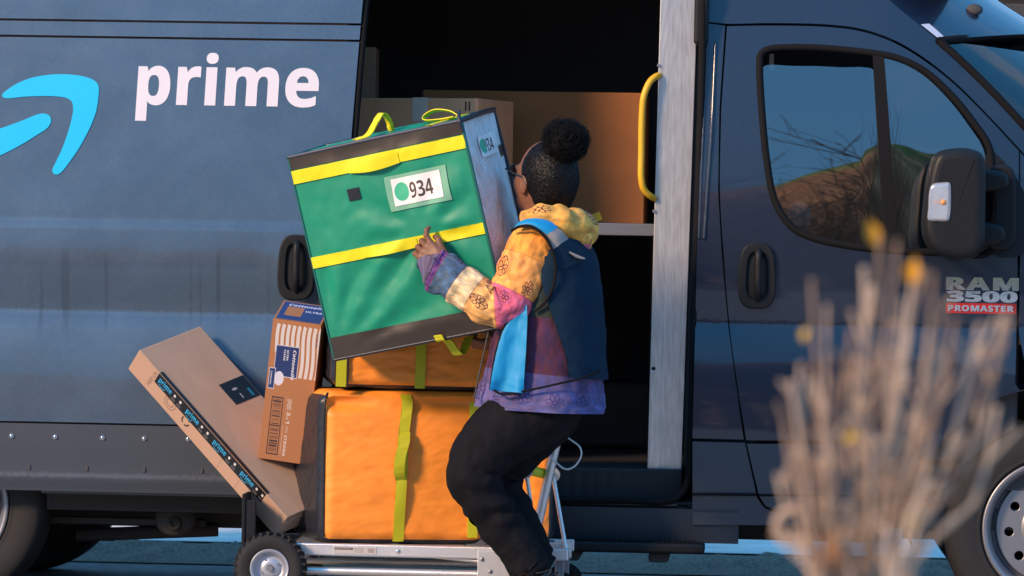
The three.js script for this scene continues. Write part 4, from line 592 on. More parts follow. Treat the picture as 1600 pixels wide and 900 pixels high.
{ // long flat carton leaning on the van. Lf: length, Df: depth towards the van, Nf: thickness
  const t = thing('flat_carton', 'long flat carton with dark printed tape leaning between hand truck and van', 'box');
  const o = at(200, 576, 0.25), e = at(430, 838, 0.46), Lf = e.clone().sub(o); let Df = V3(0.21, 0.045, -0.23); Df.addScaledVector(Lf, -Df.dot(Lf) / Lf.lengthSq()); const Nf = Lf.clone().cross(Df).normalize().multiplyScalar(0.098);
  const tapeTex = canvasTex(1024, 64, (c, w, h) => { c.fillStyle = '#17191d'; c.fillRect(0, 0, w, h); c.textBaseline = 'middle'; for (let i = 0; i < 4; i++) { const x = 20 + i * 262; c.fillStyle = '#2aa3d6'; c.font = 'bold 42px sans-serif'; c.fillText('prime', x, 26); c.strokeStyle = '#2aa3d6'; c.lineWidth = 4; c.beginPath(); c.arc(x + 44, 12, 46, 0.9, 2.2); c.stroke(); c.fillStyle = '#c9c6c2'; c.beginPath(); c.arc(x + 150, 24, 9, 0, 7); c.fill(); c.fillRect(x + 196, 16, 16, 16); c.fillStyle = '#77757a'; for (let k = 0; k < 2; k++) { c.fillRect(x + 132, 44 + k * 8, 36, 3); c.fillRect(x + 186, 44 + k * 8, 36, 3); } } });
  const marks = canvasTex(1024, 128, (c, w, h) => { c.clearRect(0, 0, w, h); c.fillStyle = '#b08f78'; c.fillRect(0, 0, w, h); c.fillStyle = '#453933'; c.font = '26px sans-serif'; c.save(); c.translate(128, 110); c.rotate(-1.5); c.fillText('1468124', 0, 0); c.restore(); c.strokeStyle = '#8a7060'; c.lineWidth = 6; c.beginPath(); c.arc(262, 70, 34, 0, 7); c.stroke(); c.beginPath(); c.arc(262, 70, 20, 0, 7); c.stroke(); c.strokeStyle = '#4a3f3a'; c.lineWidth = 9; for (let i = 0; i < 3; i++) { c.beginPath(); c.arc(372, 74, 22, i * 2.09, i * 2.09 + 1.5); c.stroke(); } c.strokeStyle = '#7c6353'; c.lineWidth = 2; c.beginPath(); c.moveTo(618, 0); c.lineTo(618, 128); c.moveTo(742, 0); c.lineTo(742, 128); c.stroke(); });
  // local frame: X along length, Y thickness, Z = -Df (towards the viewer)
  printedBox(t, o.clone().add(Df), Lf, Nf, Df.clone().negate(), [
    { face: 'XY', u0: 0.004, v0: 0.02, u1: 0.995, v1: 0.98, mat: std({ map: marks, roughness: 0.85 }), name: 'print', off: 0.0008 },
    { face: 'XY', u0: 0.14, v0: 0.56, u1: 0.86, v1: 0.999, mat: std({ map: tapeTex, roughness: 0.35 }), name: 'printed_tape', off: 0.0018 },
    { face: 'XZ', u0: 0.14, v0: 0.95, u1: 0.86, v1: 0.999, mat: std({ color: L(0.012, 0.013, 0.016), roughness: 0.35 }), name: 'tape_fold', off: 0.0018 },
    { face: 'XZ', u0: 0.30, v0: 0.42, u1: 0.42, v1: 0.02, mat: std({ map: canvasTex(128, 64, (c, w, h) => { c.fillStyle = '#14171b'; c.fillRect(0, 0, w, h); c.fillStyle = '#1f6f8f'; c.fillRect(70, 10, 46, 6); c.fillStyle = '#9a9a9a'; c.beginPath(); c.arc(50, 40, 7, 0, 7); c.fill(); c.fillRect(80, 36, 30, 3); }), roughness: 0.4 }), name: 'dark_label', off: 0.0016 }], card(178, 146, 122, 47));
  // layered edge at the lower end
  for (let i = 0; i < 4; i++) { const p = o.clone().addScaledVector(Lf, 1).addScaledVector(Nf, 0.12 + i * 0.2).addScaledVector(Df, 0.02); mk('board_edge', rod(p, p.clone().addScaledVector(Df, 0.9), 0.004, 6), card(196, 170, 148, 49), t); }
  rebase(t, V3(e.x, e.y, 0.4));
}
{ // printed household carton wedged between the flat carton and the bags
  const t = thing('printed_carton', 'brown carton with blue household print wedged behind the orange totes', 'box');
  const o = at(403, 716, 0.39), x = at(478, 727, 0.39).sub(o), y = at(425, 488, 0.40).sub(o); const z = x.clone().cross(y).normalize().multiplyScalar(0.30); y.addScaledVector(x, -y.dot(x) / x.lengthSq());
  const Z = z.clone().normalize().multiplyScalar(0.23);
  const front = canvasTex(512, 1024, (c, w, h) => {
    c.fillStyle = '#b0764e'; c.fillRect(0, 0, w, h); c.strokeStyle = '#d6cfd0'; c.lineWidth = 34;
    for (let i = 0; i < 9; i++) { c.beginPath(); const x0 = 70 + i * 56; c.moveTo(x0, 22); c.bezierCurveTo(x0 - 34, 130, x0 + 26, 240, x0 - 4, 400); c.stroke(); }
    c.fillStyle = '#b0764e'; c.fillRect(0, 232, 316, 190); c.fillRect(0, 400, 512, 40);
    c.fillStyle = '#24386f'; c.fillRect(66, 178, 246, 226); c.strokeStyle = '#c8c6d4'; c.lineWidth = 6; c.strokeRect(66, 178, 246, 226);
    c.save(); c.translate(250, 196); c.rotate(Math.PI / 2); c.fillStyle = '#e8e6ee'; c.font = 'italic bold 44px sans-serif'; c.fillText('Cottonelle', 0, 0); c.font = 'bold 26px sans-serif'; c.fillText('ULTRA', 8, 66); c.fillText('CLEAN', 8, 98); c.restore();
    c.fillStyle = '#d9d6e2'; c.beginPath(); c.arc(126, 420, 52, 0, 7); c.fill(); c.fillStyle = '#24386f'; c.fillRect(20, 350, 62, 150); c.strokeStyle = '#c8c6d4'; c.strokeRect(20, 350, 62, 150);
    c.save(); c.translate(40, 368); c.rotate(Math.PI / 2); c.fillStyle = '#e8e6ee'; c.font = 'bold 20px sans-serif'; c.fillText('Cottonelle', 4, 4); c.restore();
    c.strokeStyle = '#3c2b33'; c.lineWidth = 9; c.strokeRect(80, 560, 116, 420); c.fillStyle = '#3c2b33'; for (let y = 574; y < 968; y += 6 + ((y * 7) % 11)) c.fillRect(94, y, 88, 2 + ((y * 5) % 6)); c.fillRect(80, 764, 116, 8);
    c.save(); c.translate(250, 560); c.rotate(Math.PI / 2); c.fillStyle = '#d9cfca'; c.font = 'bold 54px sans-serif'; c.fillText('3', 96, 0); c.fillText('1', 160, 0); c.font = 'bold 26px sans-serif'; c.fillText('in', 130, 0); c.font = 'bold 40px sans-serif'; c.fillText('STRONG', 268, 0); c.lineWidth = 5; c.strokeStyle = '#d9cfca'; for (let k = 0; k < 3; k++) { c.beginPath(); for (let q = 0; q <= 80; q += 4) c.lineTo(q, -34 + k * 16 + 5 * Math.sin(q * 0.16)); c.stroke(); } for (let k = 0; k < 2; k++) c.fillRect(200, -26 + k * 14, 54, 3); c.fillRect(200, 24, 210, 3); c.restore();
    c.save(); c.translate(478, 60); c.rotate(Math.PI / 2); c.fillStyle = '#3c3f66'; c.font = 'bold 24px sans-serif'; c.fillText('12 BOXES', 0, 0); c.restore();
  });
  const top = canvasTex(256, 256, (c, w, h) => { c.fillStyle = '#a8734f'; c.fillRect(0, 0, w, h); c.fillStyle = '#23427f'; c.fillRect(10, 10, 236, 236); c.fillStyle = '#a8734f'; c.fillRect(40, 70, 90, 120); c.fillStyle = '#dfe3ef'; c.font = 'italic bold 40px sans-serif'; c.fillText('Cottonelle', 36, 60); c.font = 'bold 30px sans-serif'; c.fillText('ULTRA', 140, 120); });
  // tip the carton so its lid turns to the pavement
  const q = new THREE.Quaternion().setFromAxisAngle(x.clone().normalize(), 0.24); y.applyQuaternion(q); Z.applyQuaternion(q);
  printedBox(t, o.clone().sub(Z), x, y, Z, [{ face: 'XY', u0: 0.005, v0: 0.005, u1: 0.995, v1: 0.995, mat: std({ map: front, roughness: 0.8 }), name: 'front_print', off: 0.001 }, { face: 'XZ', u0: 0.01, v0: 0.99, u1: 0.99, v1: 0.01, mat: std({ map: top, roughness: 0.7 }), name: 'lid_print', off: 0.001 }], card(176, 118, 78, 53));
  rebase(t, V3(o.x, o.y, 0.2));
}

// ---------------------------------------------------------------- person lifting the green bag
const person = thing('person', 'person in a patchwork hooded jacket and dark vest hugging the green tote', 'person');
const PX = 1 / 478; // drawing units to metres at the person's distance
{
  const skinM = phy({ color: L(0.20, 0.085, 0.045), roughness: 0.5, bumpMap: rep(fineBump, 4, 4), bumpScale: 0.00015 });
  const hairM = phy({ color: L(0.0045, 0.004, 0.0045), roughness: 0.5, specularIntensity: 0.35 });
  // --- body: one surface from joints
  const J = { pel: at(856, 628, 0.85), waist: at(862, 540, 0.85), chest: at(862, 430, 0.85), neck0: at(852, 356, 0.85), neck1: at(842, 312, 0.84),
    ls: at(842, 385, 1.0), le: at(788, 472, 1.035), lw: at(694, 412, 0.985), rs: at(846, 385, 0.70), re: at(800, 480, 0.62), rw: at(786, 530, 0.66),
    lh: at(858, 640, 0.93), lk: at(742, 740, 0.98), la: at(830, 900, 0.93), rh: at(866, 640, 0.77), rk: at(778, 742, 0.76), ra: at(842, 905, 0.76) };
  const bodyF = (p) => {
    let d = capsule(p, J.pel, J.waist, 0.10, 0.10); d = smin(d, capsule(p, J.waist, J.chest, 0.105, 0.115), 0.08); d = smin(d, capsule(p, J.ls, J.rs, 0.055, 0.055), 0.08);
    d = smin(d, capsule(p, J.chest, J.neck0, 0.10, 0.055), 0.06); d = smin(d, capsule(p, J.neck0, J.neck1, 0.054, 0.052), 0.03);
    for (const s of ['l', 'r']) { d = smin(d, capsule(p, J[s + 's'], J[s + 'e'], 0.05, 0.04), 0.04); d = smin(d, capsule(p, J[s + 'e'], J[s + 'w'], 0.04, 0.027), 0.02); d = smin(d, capsule(p, J[s + 'h'], J[s + 'k'], 0.066, 0.05), 0.06); d = smin(d, capsule(p, J[s + 'k'], J[s + 'a'], 0.055, 0.036), 0.03); }
    return d;
  };
  const parts = [sdfMesh(V3(J.lw.x - 0.12, 0.2, 0.45), V3(0.42, 1.55, 1.2), 0.014, bodyF)];
  // --- head, built facing +x then turned
  const hf = (p) => {
    let d = ell(p, V3(-0.012, 0.03, 0), V3(0.100, 0.105, 0.078)); d = smin(d, ell(p, V3(0.032, -0.035, 0), V3(0.062, 0.078, 0.058)), 0.04); d = smin(d, ell(p, V3(0.066, -0.088, 0), V3(0.026, 0.022, 0.028)), 0.03);
    d = smin(d, capsule(p, V3(0.092, 0.012, 0), V3(0.112, -0.028, 0), 0.009, 0.014), 0.016); for (const s of [-1, 1]) { d = smin(d, ell(p, V3(0.104, -0.032, s * 0.013), V3(0.010, 0.008, 0.009)), 0.008); d = smin(d, ell(p, V3(0.060, -0.022, s * 0.040), V3(0.026, 0.024, 0.020)), 0.02); d = smin(d, ell(p, V3(0.082, 0.028, s * 0.032), V3(0.018, 0.010, 0.022)), 0.014); }
    d = smin(d, ell(p, V3(0.090, -0.058, 0), V3(0.015, 0.007, 0.024)), 0.008); d = smin(d, ell(p, V3(0.088, -0.070, 0), V3(0.014, 0.008, 0.020)), 0.008);
    for (const s of [-1, 1]) { d = Math.max(d, -ell(p, V3(0.098, 0.010, s * 0.033), V3(0.012, 0.009, 0.016))); d = smin(d, ell(p, V3(0.078, 0.010, s * 0.033), V3(0.015, 0.013, 0.015)), 0.004);
      let e = ell(p, V3(-0.006, -0.008, s * 0.080), V3(0.019, 0.032, 0.009)); e = smin(e, ell(p, V3(-0.002, -0.032, s * 0.076), V3(0.010, 0.011, 0.008)), 0.008); e = Math.max(e, -ell(p, V3(-0.002, -0.004, s * 0.091), V3(0.010, 0.019, 0.006))); d = smin(d, e, 0.008); }
    d = smin(d, capsule(p, V3(-0.02, -0.06, 0), V3(-0.045, -0.15, 0), 0.052, 0.054), 0.03); return d;
  };
  const head = sdfMesh(V3(-0.13, -0.17, -0.11), V3(0.14, 0.15, 0.11), 0.0035, hf);
  const HQ = new THREE.Matrix4().makeTranslation(...at(848, 283, 0.845).toArray()).multiply(new THREE.Matrix4().makeRotationY(Math.PI - 0.85)).multiply(new THREE.Matrix4().makeRotationZ(0.20));
  head.applyMatrix4(HQ); parts.push(head);
  // --- hands: palm and five fingers
  function hand(wrist, dirF, dirUp, out, curl) { // dirF along fingers, dirUp thumb side, out back of hand
    const M = (f, u, o) => wrist.clone().addScaledVector(dirF, f).addScaledVector(dirUp, u).addScaledVector(out, o), cap = [];
    cap.push([M(-0.03, 0, 0), M(0.02, 0, 0), 0.026, 0.026]);
    for (const u of [-0.028, -0.0095, 0.0095, 0.028]) cap.push([M(0.012, u * 0.7, 0), M(0.072, u, 0.003), 0.016, 0.0118]);
    const fl = [0.030, 0.038, 0.041, 0.036];
    [-0.031, -0.0105, 0.0105, 0.031].forEach((u, i) => { if (i === 3 && curl > 1) { const k = M(0.074, 0.029, 0.004), a = M(0.098, 0.040, 0.006), b = M(0.110, 0.052, -0.004), c = M(0.112, 0.061, -0.016); cap.push([k, a, 0.0102, 0.0092], [a, b, 0.0092, 0.0084], [b, c, 0.0084, 0.0072]); return; } const k = M(0.075, u, 0.004), a = M(0.075 + fl[i] * Math.cos(curl * 0.5), u * 1.08, 0.004 - fl[i] * Math.sin(curl * 0.5)), b = M(0.075 + fl[i] * 0.95, u * 1.05, -0.012 - fl[i] * 0.6), c = M(0.075 + fl[i] * 0.55, u, -0.026 - fl[i] * 0.55); cap.push([k, a, 0.0100, 0.0092], [a, b, 0.0092, 0.0084], [b, c, 0.0084, 0.0074]); });
    const th = curl > 1 ? 0.6 : 1, t0 = M(0.012, 0.022, -0.002), t1 = M(0.040, 0.046 * (0.4 + 0.6 * th), -0.006), t2 = M(0.062, 0.070 * th + 0.008, -0.014), t3 = M(0.080, 0.082 * th, -0.022); cap.push([t0, t1, 0.0165, 0.0125], [t1, t2, 0.0125, 0.0100], [t2, t3, 0.0100, 0.0082]);
    const bb = new THREE.Box3(); for (const c of cap) { bb.expandByPoint(c[0]); bb.expandByPoint(c[1]); } bb.expandByScalar(0.04);
    const groups = [cap.slice(0, 5), cap.slice(5, 8), cap.slice(8, 11), cap.slice(11, 14), cap.slice(14, 17), cap.slice(17)];
    return sdfMesh(bb.min, bb.max, 0.0032, (p) => { let pal = 1; for (const c of groups[0]) pal = smin(pal, capsule(p, ...c), 0.012); let d = pal; for (const g of groups.slice(1)) { let f = 1; for (const c of g) f = smin(f, capsule(p, ...c), 0.004); d = smin(d, f, 0.0035); } return d; });
  }
  const n0 = V3(-0.27, 0.04, 0.96).normalize(), wl = at(692, 411, 0.985), f0 = at(645, 378, 0.985).sub(wl).normalize(); f0.addScaledVector(n0, -f0.dot(n0)).normalize(); const u0 = n0.clone().cross(f0).normalize(); if (u0.y < 0) u0.negate();
  parts.push(hand(J.lw.clone().lerp(wl, 1), f0, u0, n0, 1.2));
  parts.push(hand(J.rw, V3(-0.85, -0.2, -0.3).normalize(), V3(0.1, 0.3, 0.95).normalize(), V3(0.2, -0.95, 0.2).normalize(), 0.8));
  mk('body', merged(parts), skinM, person);
  // --- hair: close cap, gathered bun, loose curls
  const hairBlobs = [[V3(-0.030, 0.034, 0), V3(0.100, 0.106, 0.089)], [V3(-0.075, 0.000, 0), V3(0.060, 0.085, 0.070)], [V3(-0.065, -0.050, 0), V3(0.042, 0.052, 0.056)]], bun = V3(-0.085, 0.150, 0);
  const hairF = (p) => { let d = 1; for (const [c, r] of hairBlobs) d = smin(d, ell(p, c, r), 0.03); d = Math.max(d, p.x - (0.064 + (p.y - 0.1) * 0.5)); d = Math.max(d, -(ell(p, V3(0.05, -0.045, 0), V3(0.085, 0.082, 0.12)))); return d + 0.0026 * fbm(p.x * 130, p.y * 130, p.z * 130, 2); };
  const bunF = (p) => smin(ell(p, bun.clone().add(V3(0.014, -0.004, 0.012)), V3(0.058, 0.050, 0.054)), ell(p, bun.clone().add(V3(-0.022, 0.008, -0.014)), V3(0.054, 0.050, 0.052)), 0.02) + 0.026 * fbm(p.x * 24, p.y * 24, p.z * 24, 5);
  const hairG = sdfMesh(V3(-0.18, -0.14, -0.12), V3(0.12, 0.17, 0.12), 0.005, hairF).applyMatrix4(HQ), bunG = sdfMesh(bun.clone().addScalar(-0.085), bun.clone().addScalar(0.085), 0.0045, bunF).applyMatrix4(HQ);
  const hair = mk('hair', hairG, hairM, person); mk('hair_bun', bunG, hairM, hair);
  { seed = 99; const curls = []; const add = (p, n, s) => { const a = V3(rr(-1, 1), rr(-1, 1), rr(-1, 1)).cross(n).normalize(), b = n.clone().cross(a), R = s * rr(0.3, 0.6), pts = []; for (let i = 0; i < 6; i++) { const q = i / 5, w = q * 6; pts.push(p.clone().addScaledVector(n, -0.004 + q * s * rr(0.7, 1.2)).addScaledVector(a, R * (Math.cos(w) - 1)).addScaledVector(b, R * Math.sin(w))); } curls.push(new THREE.TubeGeometry(new THREE.CatmullRomCurve3(pts), 7, 0.00055, 3)); };
    for (let i = 0; i < 4200; i++) { const n = V3(rr(-1, 1), rr(-1, 1), rr(-1, 1)).normalize(), q = n.clone().multiply(V3(0.060, 0.050, 0.056)).add(bun).add(i % 2 ? V3(0.012, -0.004, 0.01) : V3(-0.02, 0.008, -0.012)); add(q, n, rr(0.008, 0.03)); }
    for (let i = 0; i < 6000; i++) { const [c, r] = hairBlobs[i % 3], n = V3(rr(-1, 0.3), rr(-0.8, 1), rr(-1, 1)).normalize(), q = n.clone().multiply(r).add(c); if (hairF(q) < -0.004) continue; if (hairF(q) > 0.006) continue; add(q, n, rr(0.003, 0.007)); }
    mk('curls', merged(curls).applyMatrix4(HQ), hairM, hair); }
  mk('hair_tie', new THREE.TorusGeometry(0.042, 0.007, 8, 30).rotateX(Math.PI / 2).rotateZ(0.5).translate(-0.066, 0.122, 0).applyMatrix4(HQ), std({ color: L(0.25, 0.01, 0.015), roughness: 0.8 }), hair);
  // --- glasses
  { const fm = std({ color: L(0.02, 0.025, 0.035), roughness: 0.3 }), gs = []; for (const s of [-1, 1]) { gs.push(new THREE.TorusGeometry(0.024, 0.0022, 6, 30).scale(1, 0.8, 1).rotateY(Math.PI / 2).translate(0.118, 0.010, s * 0.032), tube([V3(0.116, 0.016, s * 0.056), V3(0.110, 0.018, s * 0.074), V3(0.05, 0.014, s * 0.084), V3(-0.004, 0.010, s * 0.087), V3(-0.024, -0.012, s * 0.084)], 0.0024, 20, 6)); } gs.push(tube([V3(0.118, 0.014, -0.009), V3(0.121, 0.017, 0), V3(0.118, 0.014, 0.009)], 0.002, 8, 6));
    const g = mk('glasses', merged(gs).applyMatrix4(HQ), fm, person); for (const s of [-1, 1]) mk('lens', T(new THREE.CylinderGeometry(0.0225, 0.0225, 0.0015, 24).rotateZ(Math.PI / 2).scale(1, 0.8, 1), 0.118, 0.010, s * 0.032).applyMatrix4(HQ), phy({ color: L(0.6, 0.65, 0.7), transmission: 1, thickness: 0, roughness: 0, ior: 1.6 }), g); }
  // --- patchwork jacket
  const stamp = (c, x, y, r, col, k) => { c.save(); c.translate(x, y); c.rotate(k); c.strokeStyle = col; c.lineWidth = r * 0.10; for (let i = 0; i < 8; i++) { c.save(); c.rotate(i * 0.7854); c.beginPath(); c.ellipse(r * 0.62, 0, r * 0.34, r * 0.20, 0, 0, 7); c.stroke(); c.restore(); } c.beginPath(); c.arc(0, 0, r * 0.22, 0, 7); c.stroke(); if (k % 2) { c.beginPath(); c.arc(0, 0, r * 1.04, 0, 7); c.stroke(); } c.restore(); };
  const dye = (c, w, h, s) => { const im = c.getImageData(0, 0, w, h), d = im.data; for (let j = 0; j < h; j++) for (let i = 0; i < w; i++) { const o = (j * w + i) * 4, k = 1 + 0.34 * fbm(i / 70, j / 70, s, 4), q = 18 * fbm(i / 40, j / 40, s + 9, 3); d[o] = clamp(d[o] * k + q, 0, 255); d[o + 1] = clamp(d[o + 1] * k, 0, 255); d[o + 2] = clamp(d[o + 2] * k - q, 0, 255); } c.putImageData(im, 0, 0); };
  const sleeveTex = canvasTex(1024, 1024, (c, w, h) => { // v = 0 shoulder (bottom of canvas) to cuff (top)
    const bands = [[0, 0.17, '#e8943c'], [0.17, 0.34, '#e99a4e'], [0.34, 0.475, '#d0607c'], [0.475, 0.60, '#e3a862'], [0.60, 0.69, '#d8bd92'], [0.69, 0.775, '#47617c'], [0.775, 0.885, '#7a4686'], [0.885, 1, '#5e5774']];
    for (const [a, b, col] of bands) { c.fillStyle = col; c.fillRect(0, h * (1 - b), w, h * (b - a) + 1); } c.fillStyle = '#d0607c'; c.fillRect(0, h * 0.70, w * 0.12, h * 0.2);
    dye(c, w, h, 3); c.fillStyle = 'rgba(120,60,40,0.5)'; for (const [a] of bands) c.fillRect(0, h * (1 - a) - 2, w, 3);
    [[0.20, 0.25, 46, 1], [0.30, 0.40, 44, 2], [0.20, 0.52, 52, 3], [0.42, 0.30, 40, 4], [0.36, 0.555, 44, 5], [0.24, 0.83, 44, 7], [0.30, 0.94, 48, 2], [0.14, 0.72, 38, 4], [0.06, 0.35, 44, 2], [0.6, 0.2, 44, 1], [0.7, 0.5, 46, 3], [0.85, 0.3, 44, 2], [0.8, 0.8, 44, 5]].forEach(([u, v, r, k]) => stamp(c, u * w, (1 - v) * h, r, 'rgba(60,25,40,0.78)', k)); });
  const fold = (f, a, s) => (q, u, v) => a * fbm(q.x * f, q.y * f, q.z * f + s, 3);
  const cloth = (tex, o = {}) => std({ map: tex, roughness: 0.85, bumpMap: rep(weaveBump, 24, 24), bumpScale: 0.00015, ...o });
  const S = (px, py, z, a, b) => ({ p: at(px, py, z), a: a * PX, b: b ?? a * PX });
  const crinkle = (q, s) => { const a = Math.abs(fbm(q.x * 13, q.y * 13, q.z * 13 + s, 3)), b = Math.abs(fbm(q.x * 30 + 5, q.y * 30, q.z * 30 + s, 2)); return 0.010 * (0.22 - a) + 0.0035 * (0.2 - b); };
  const sleeveFold = (q, u, v) => { const bend = Math.exp(-Math.pow((v - 0.5) / 0.16, 2)); return crinkle(q, 1) + 0.004 * fbm(q.x * 9, q.y * 9, q.z * 9, 3) + bend * 0.0045 * Math.sin(v * 85 + 4 * fbm(u * 3, v * 3, 2, 2)) + 0.004 * Math.sin(v * 60 + u * 9) * sstep(0.55, 0.7, v); };
  const sleeveS = [S(848, 366, 0.965, 34, 0.058), S(836, 384, 0.995, 41, 0.072), S(822, 415, 1.01, 42, 0.072), S(808, 448, 1.02, 39, 0.068), S(792, 473, 1.03, 35, 0.062), S(770, 478, 1.03, 33, 0.060), S(742, 461, 1.02, 31, 0.055), S(712, 440, 1.005, 32, 0.052), S(680, 422, 0.995, 34, 0.048), S(676, 420, 0.995, 29, 0.040), S(692, 429, 1.0, 26, 0.034)];
  const jacketTex = canvasTex(1024, 512, (c, w, h) => { for (const [a, b, col] of [[0, 0.16, '#575283'], [0.16, 0.22, '#4d4676'], [0.22, 0.40, '#45203c'], [0.40, 0.56, '#20302f'], [0.56, 0.72, '#292a22'], [0.72, 1, '#d88a3c']]) { c.fillStyle = col; c.fillRect(0, h * (1 - b), w, h * (b - a) + 1); } dye(c, w, h, 13); for (let i = 0; i < 12; i++) stamp(c, 40 + i * 86, h * (0.90 - (i % 2) * 0.03), 26, 'rgba(45,30,80,0.6)', i); for (let i = 0; i < 8; i++) stamp(c, 60 + i * 120, h * 0.70, 26, 'rgba(90,50,60,0.4)', i + 1); });
  const torso = [S(845, 640, 0.85, 100, 0.215), S(846, 622, 0.85, 98, 0.213), S(850, 580, 0.85, 92, 0.205), S(855, 530, 0.85, 84, 0.2), S(859, 470, 0.85, 76, 0.2), S(861, 420, 0.85, 68, 0.2), S(860, 388, 0.85, 58, 0.19), S(857, 362, 0.85, 46, 0.15), S(852, 343, 0.85, 36, 0.10), S(846, 328, 0.85, 30, 0.072)];
  const tf = (q, u, v) => crinkle(q, 6) + 0.008 * fbm(q.x * 6, q.y * 5, q.z * 6, 3) + 0.008 * Math.sin(u * 42 + 3 * fbm(u * 4, v * 2, 1, 2)) * sstep(0.3, 0.0, v);
  const jacket = mk('jacket', sweep(torso, 110, 90, tf), cloth(jacketTex, { side: THREE.DoubleSide }), person);
  mk('sleeve', sweep(sleeveS, 72, 130, sleeveFold, { from: -0.6, to: 2 * Math.PI - 0.6 }), cloth(sleeveTex), jacket);
  mk('sleeve', sweep([S(848, 366, 0.74, 36, 0.06), S(840, 400, 0.70, 44, 0.072), S(822, 450, 0.66, 42, 0.07), S(806, 482, 0.635, 40, 0.066), S(796, 508, 0.64, 34, 0.055), S(790, 522, 0.65, 32, 0.05)], 40, 60, fold(9, 0.008, 4)), cloth(sleeveTex), jacket);
  const hoodTex = canvasTex(512, 512, (c, w, h) => { c.fillStyle = '#e2a44c'; c.fillRect(0, 0, w, h); c.fillStyle = '#d2647c'; c.fillRect(w * 0.1, h * 0.30, w * 0.35, h * 0.14); dye(c, w, h, 23); for (let i = 0; i < 9; i++) stamp(c, (i % 3) * 170 + 60, Math.floor(i / 3) * 190 + 50, 34, 'rgba(70,25,30,0.7)', i); });
  mk('hood', merged([sweep([S(818, 346, 0.985, 13, 0.03), S(838, 340, 1.0, 18, 0.04), S(868, 344, 0.985, 25, 0.05), S(893, 352, 0.94, 27, 0.055), S(905, 360, 0.86, 29, 0.06), S(898, 352, 0.78, 26, 0.055), S(868, 344, 0.72, 22, 0.045), S(838, 342, 0.70, 14, 0.03)], 40, 90, (q, u, v) => 0.008 * fbm(q.x * 14, q.y * 14, q.z * 14, 3) + 0.004 * Math.sin(v * 46), { ref: V3(0, 1, 0) }), sweep([S(896, 345, 0.88, 22, 0.07), S(908, 368, 0.88, 20, 0.085), S(911, 388, 0.88, 13, 0.06), S(910, 397, 0.88, 4, 0.02)], 40, 40, fold(14, 0.010, 8))]), cloth(hoodTex), jacket);
  mk('collar', sweep([S(846, 344, 0.845, 34, 0.078), S(840, 330, 0.845, 31, 0.070), S(838, 326, 0.845, 29, 0.066)], 50, 10, fold(16, 0.003, 5)), std({ color: L(0.012, 0.014, 0.022), roughness: 0.8 }), jacket);
  mk('zip', tube([at(763, 520, 0.92), at(752, 570, 0.95), at(741, 622, 0.95)], 0.003, 20, 6), dark, jacket);
  // --- vest
  const navy = phy({ color: L(0.006, 0.022, 0.045), specularIntensity: 0.3, roughness: 0.8, bumpMap: rep(weaveBump, 30, 30), bumpScale: 0.00015, side: THREE.DoubleSide });
  const blue = std({ color: L(0.0, 0.27, 0.55), roughness: 0.6, bumpMap: rep(weaveBump, 30, 30), bumpScale: 0.00015, side: THREE.DoubleSide }), reflect = std({ color: L(0.66, 0.60, 0.58), roughness: 0.4, bumpMap: rep(noiseBump, 3, 3), bumpScale: 0.006 });
  const vestS = [S(850, 583, 0.85, 92, 0.205), S(855, 530, 0.85, 84, 0.2), S(859, 470, 0.85, 76, 0.2), S(861, 420, 0.85, 68, 0.2), S(861, 392, 0.85, 60, 0.19), S(862, 372, 0.85, 50, 0.16)];
  const vest = mk('vest', merged([0.016, 0.011].map((g) => sweep(vestS, 60, 60, (q, u, v) => crinkle(q, 9) * 0.7 + 0.006 * fbm(q.x * 6, q.y * 4, q.z * 6, 3), { from: -1.9, to: (v) => lerp(1.12, 1.72, sstep(0, 0.62, v)) - 0.15 * sstep(0.75, 1, v), grow: g }))), navy, person);
  const ribbon = (A, Bq, th = 0.006) => { const a = new THREE.CatmullRomCurve3(A), b = new THREE.CatmullRomCurve3(Bq), f = (k) => gridMesh(24, 8, (u, v) => { const p = a.getPoint(u).lerp(b.getPoint(u), v); p.z += k + 0.012 * Math.sin(Math.PI * v); return p; }); return merged([f(0), f(-th)]); };
  mk('shoulder_yoke', ribbon([at(802, 356, 1.06), at(814, 351, 1.075), at(829, 351, 1.085), at(843, 358, 1.088), at(854, 367, 1.085)], [at(812, 346, 1.04), at(823, 342, 1.045), at(841, 341, 1.05), at(862, 347, 1.05), at(872, 356, 1.05)]), blue, vest);
  mk('reflective_strip', ribbon([at(854, 367, 1.087), at(860, 378, 1.082), at(864, 390, 1.076)], [at(872, 356, 1.052), at(880, 363, 1.045), at(889, 374, 1.03)]), reflect, vest);
  mk('back_yoke', ribbon([at(864, 389, 1.076), at(868, 402, 1.072), at(870, 425, 1.068)], [at(889, 373, 1.03), at(905, 385, 1.01), at(918, 405, 1.0)]), navy, vest);
  mk('reflective_tab', ribbon([at(889, 392, 1.045), at(902, 398, 1.035), at(914, 403, 1.02)], [at(890, 396, 1.05), at(903, 404, 1.04), at(914, 406, 1.025)]), reflect, vest);
  mk('armhole_trim', tube([at(800, 360, 1.055), at(812, 354, 1.082), at(830, 354, 1.092), at(848, 366, 1.094), at(861, 386, 1.088), at(868, 412, 1.08), at(865, 445, 1.075), at(852, 472, 1.07), at(836, 486, 1.06)], 0.005, 50, 8), rubber, vest);
  mk('vest_hem', tube([at(766, 606, 1.062), at(785, 616, 1.07), at(820, 611, 1.078), at(870, 600, 1.075), at(905, 592, 1.05), at(928, 583, 1.0), at(941, 578, 0.9)], 0.004, 40, 6), rubber, vest);
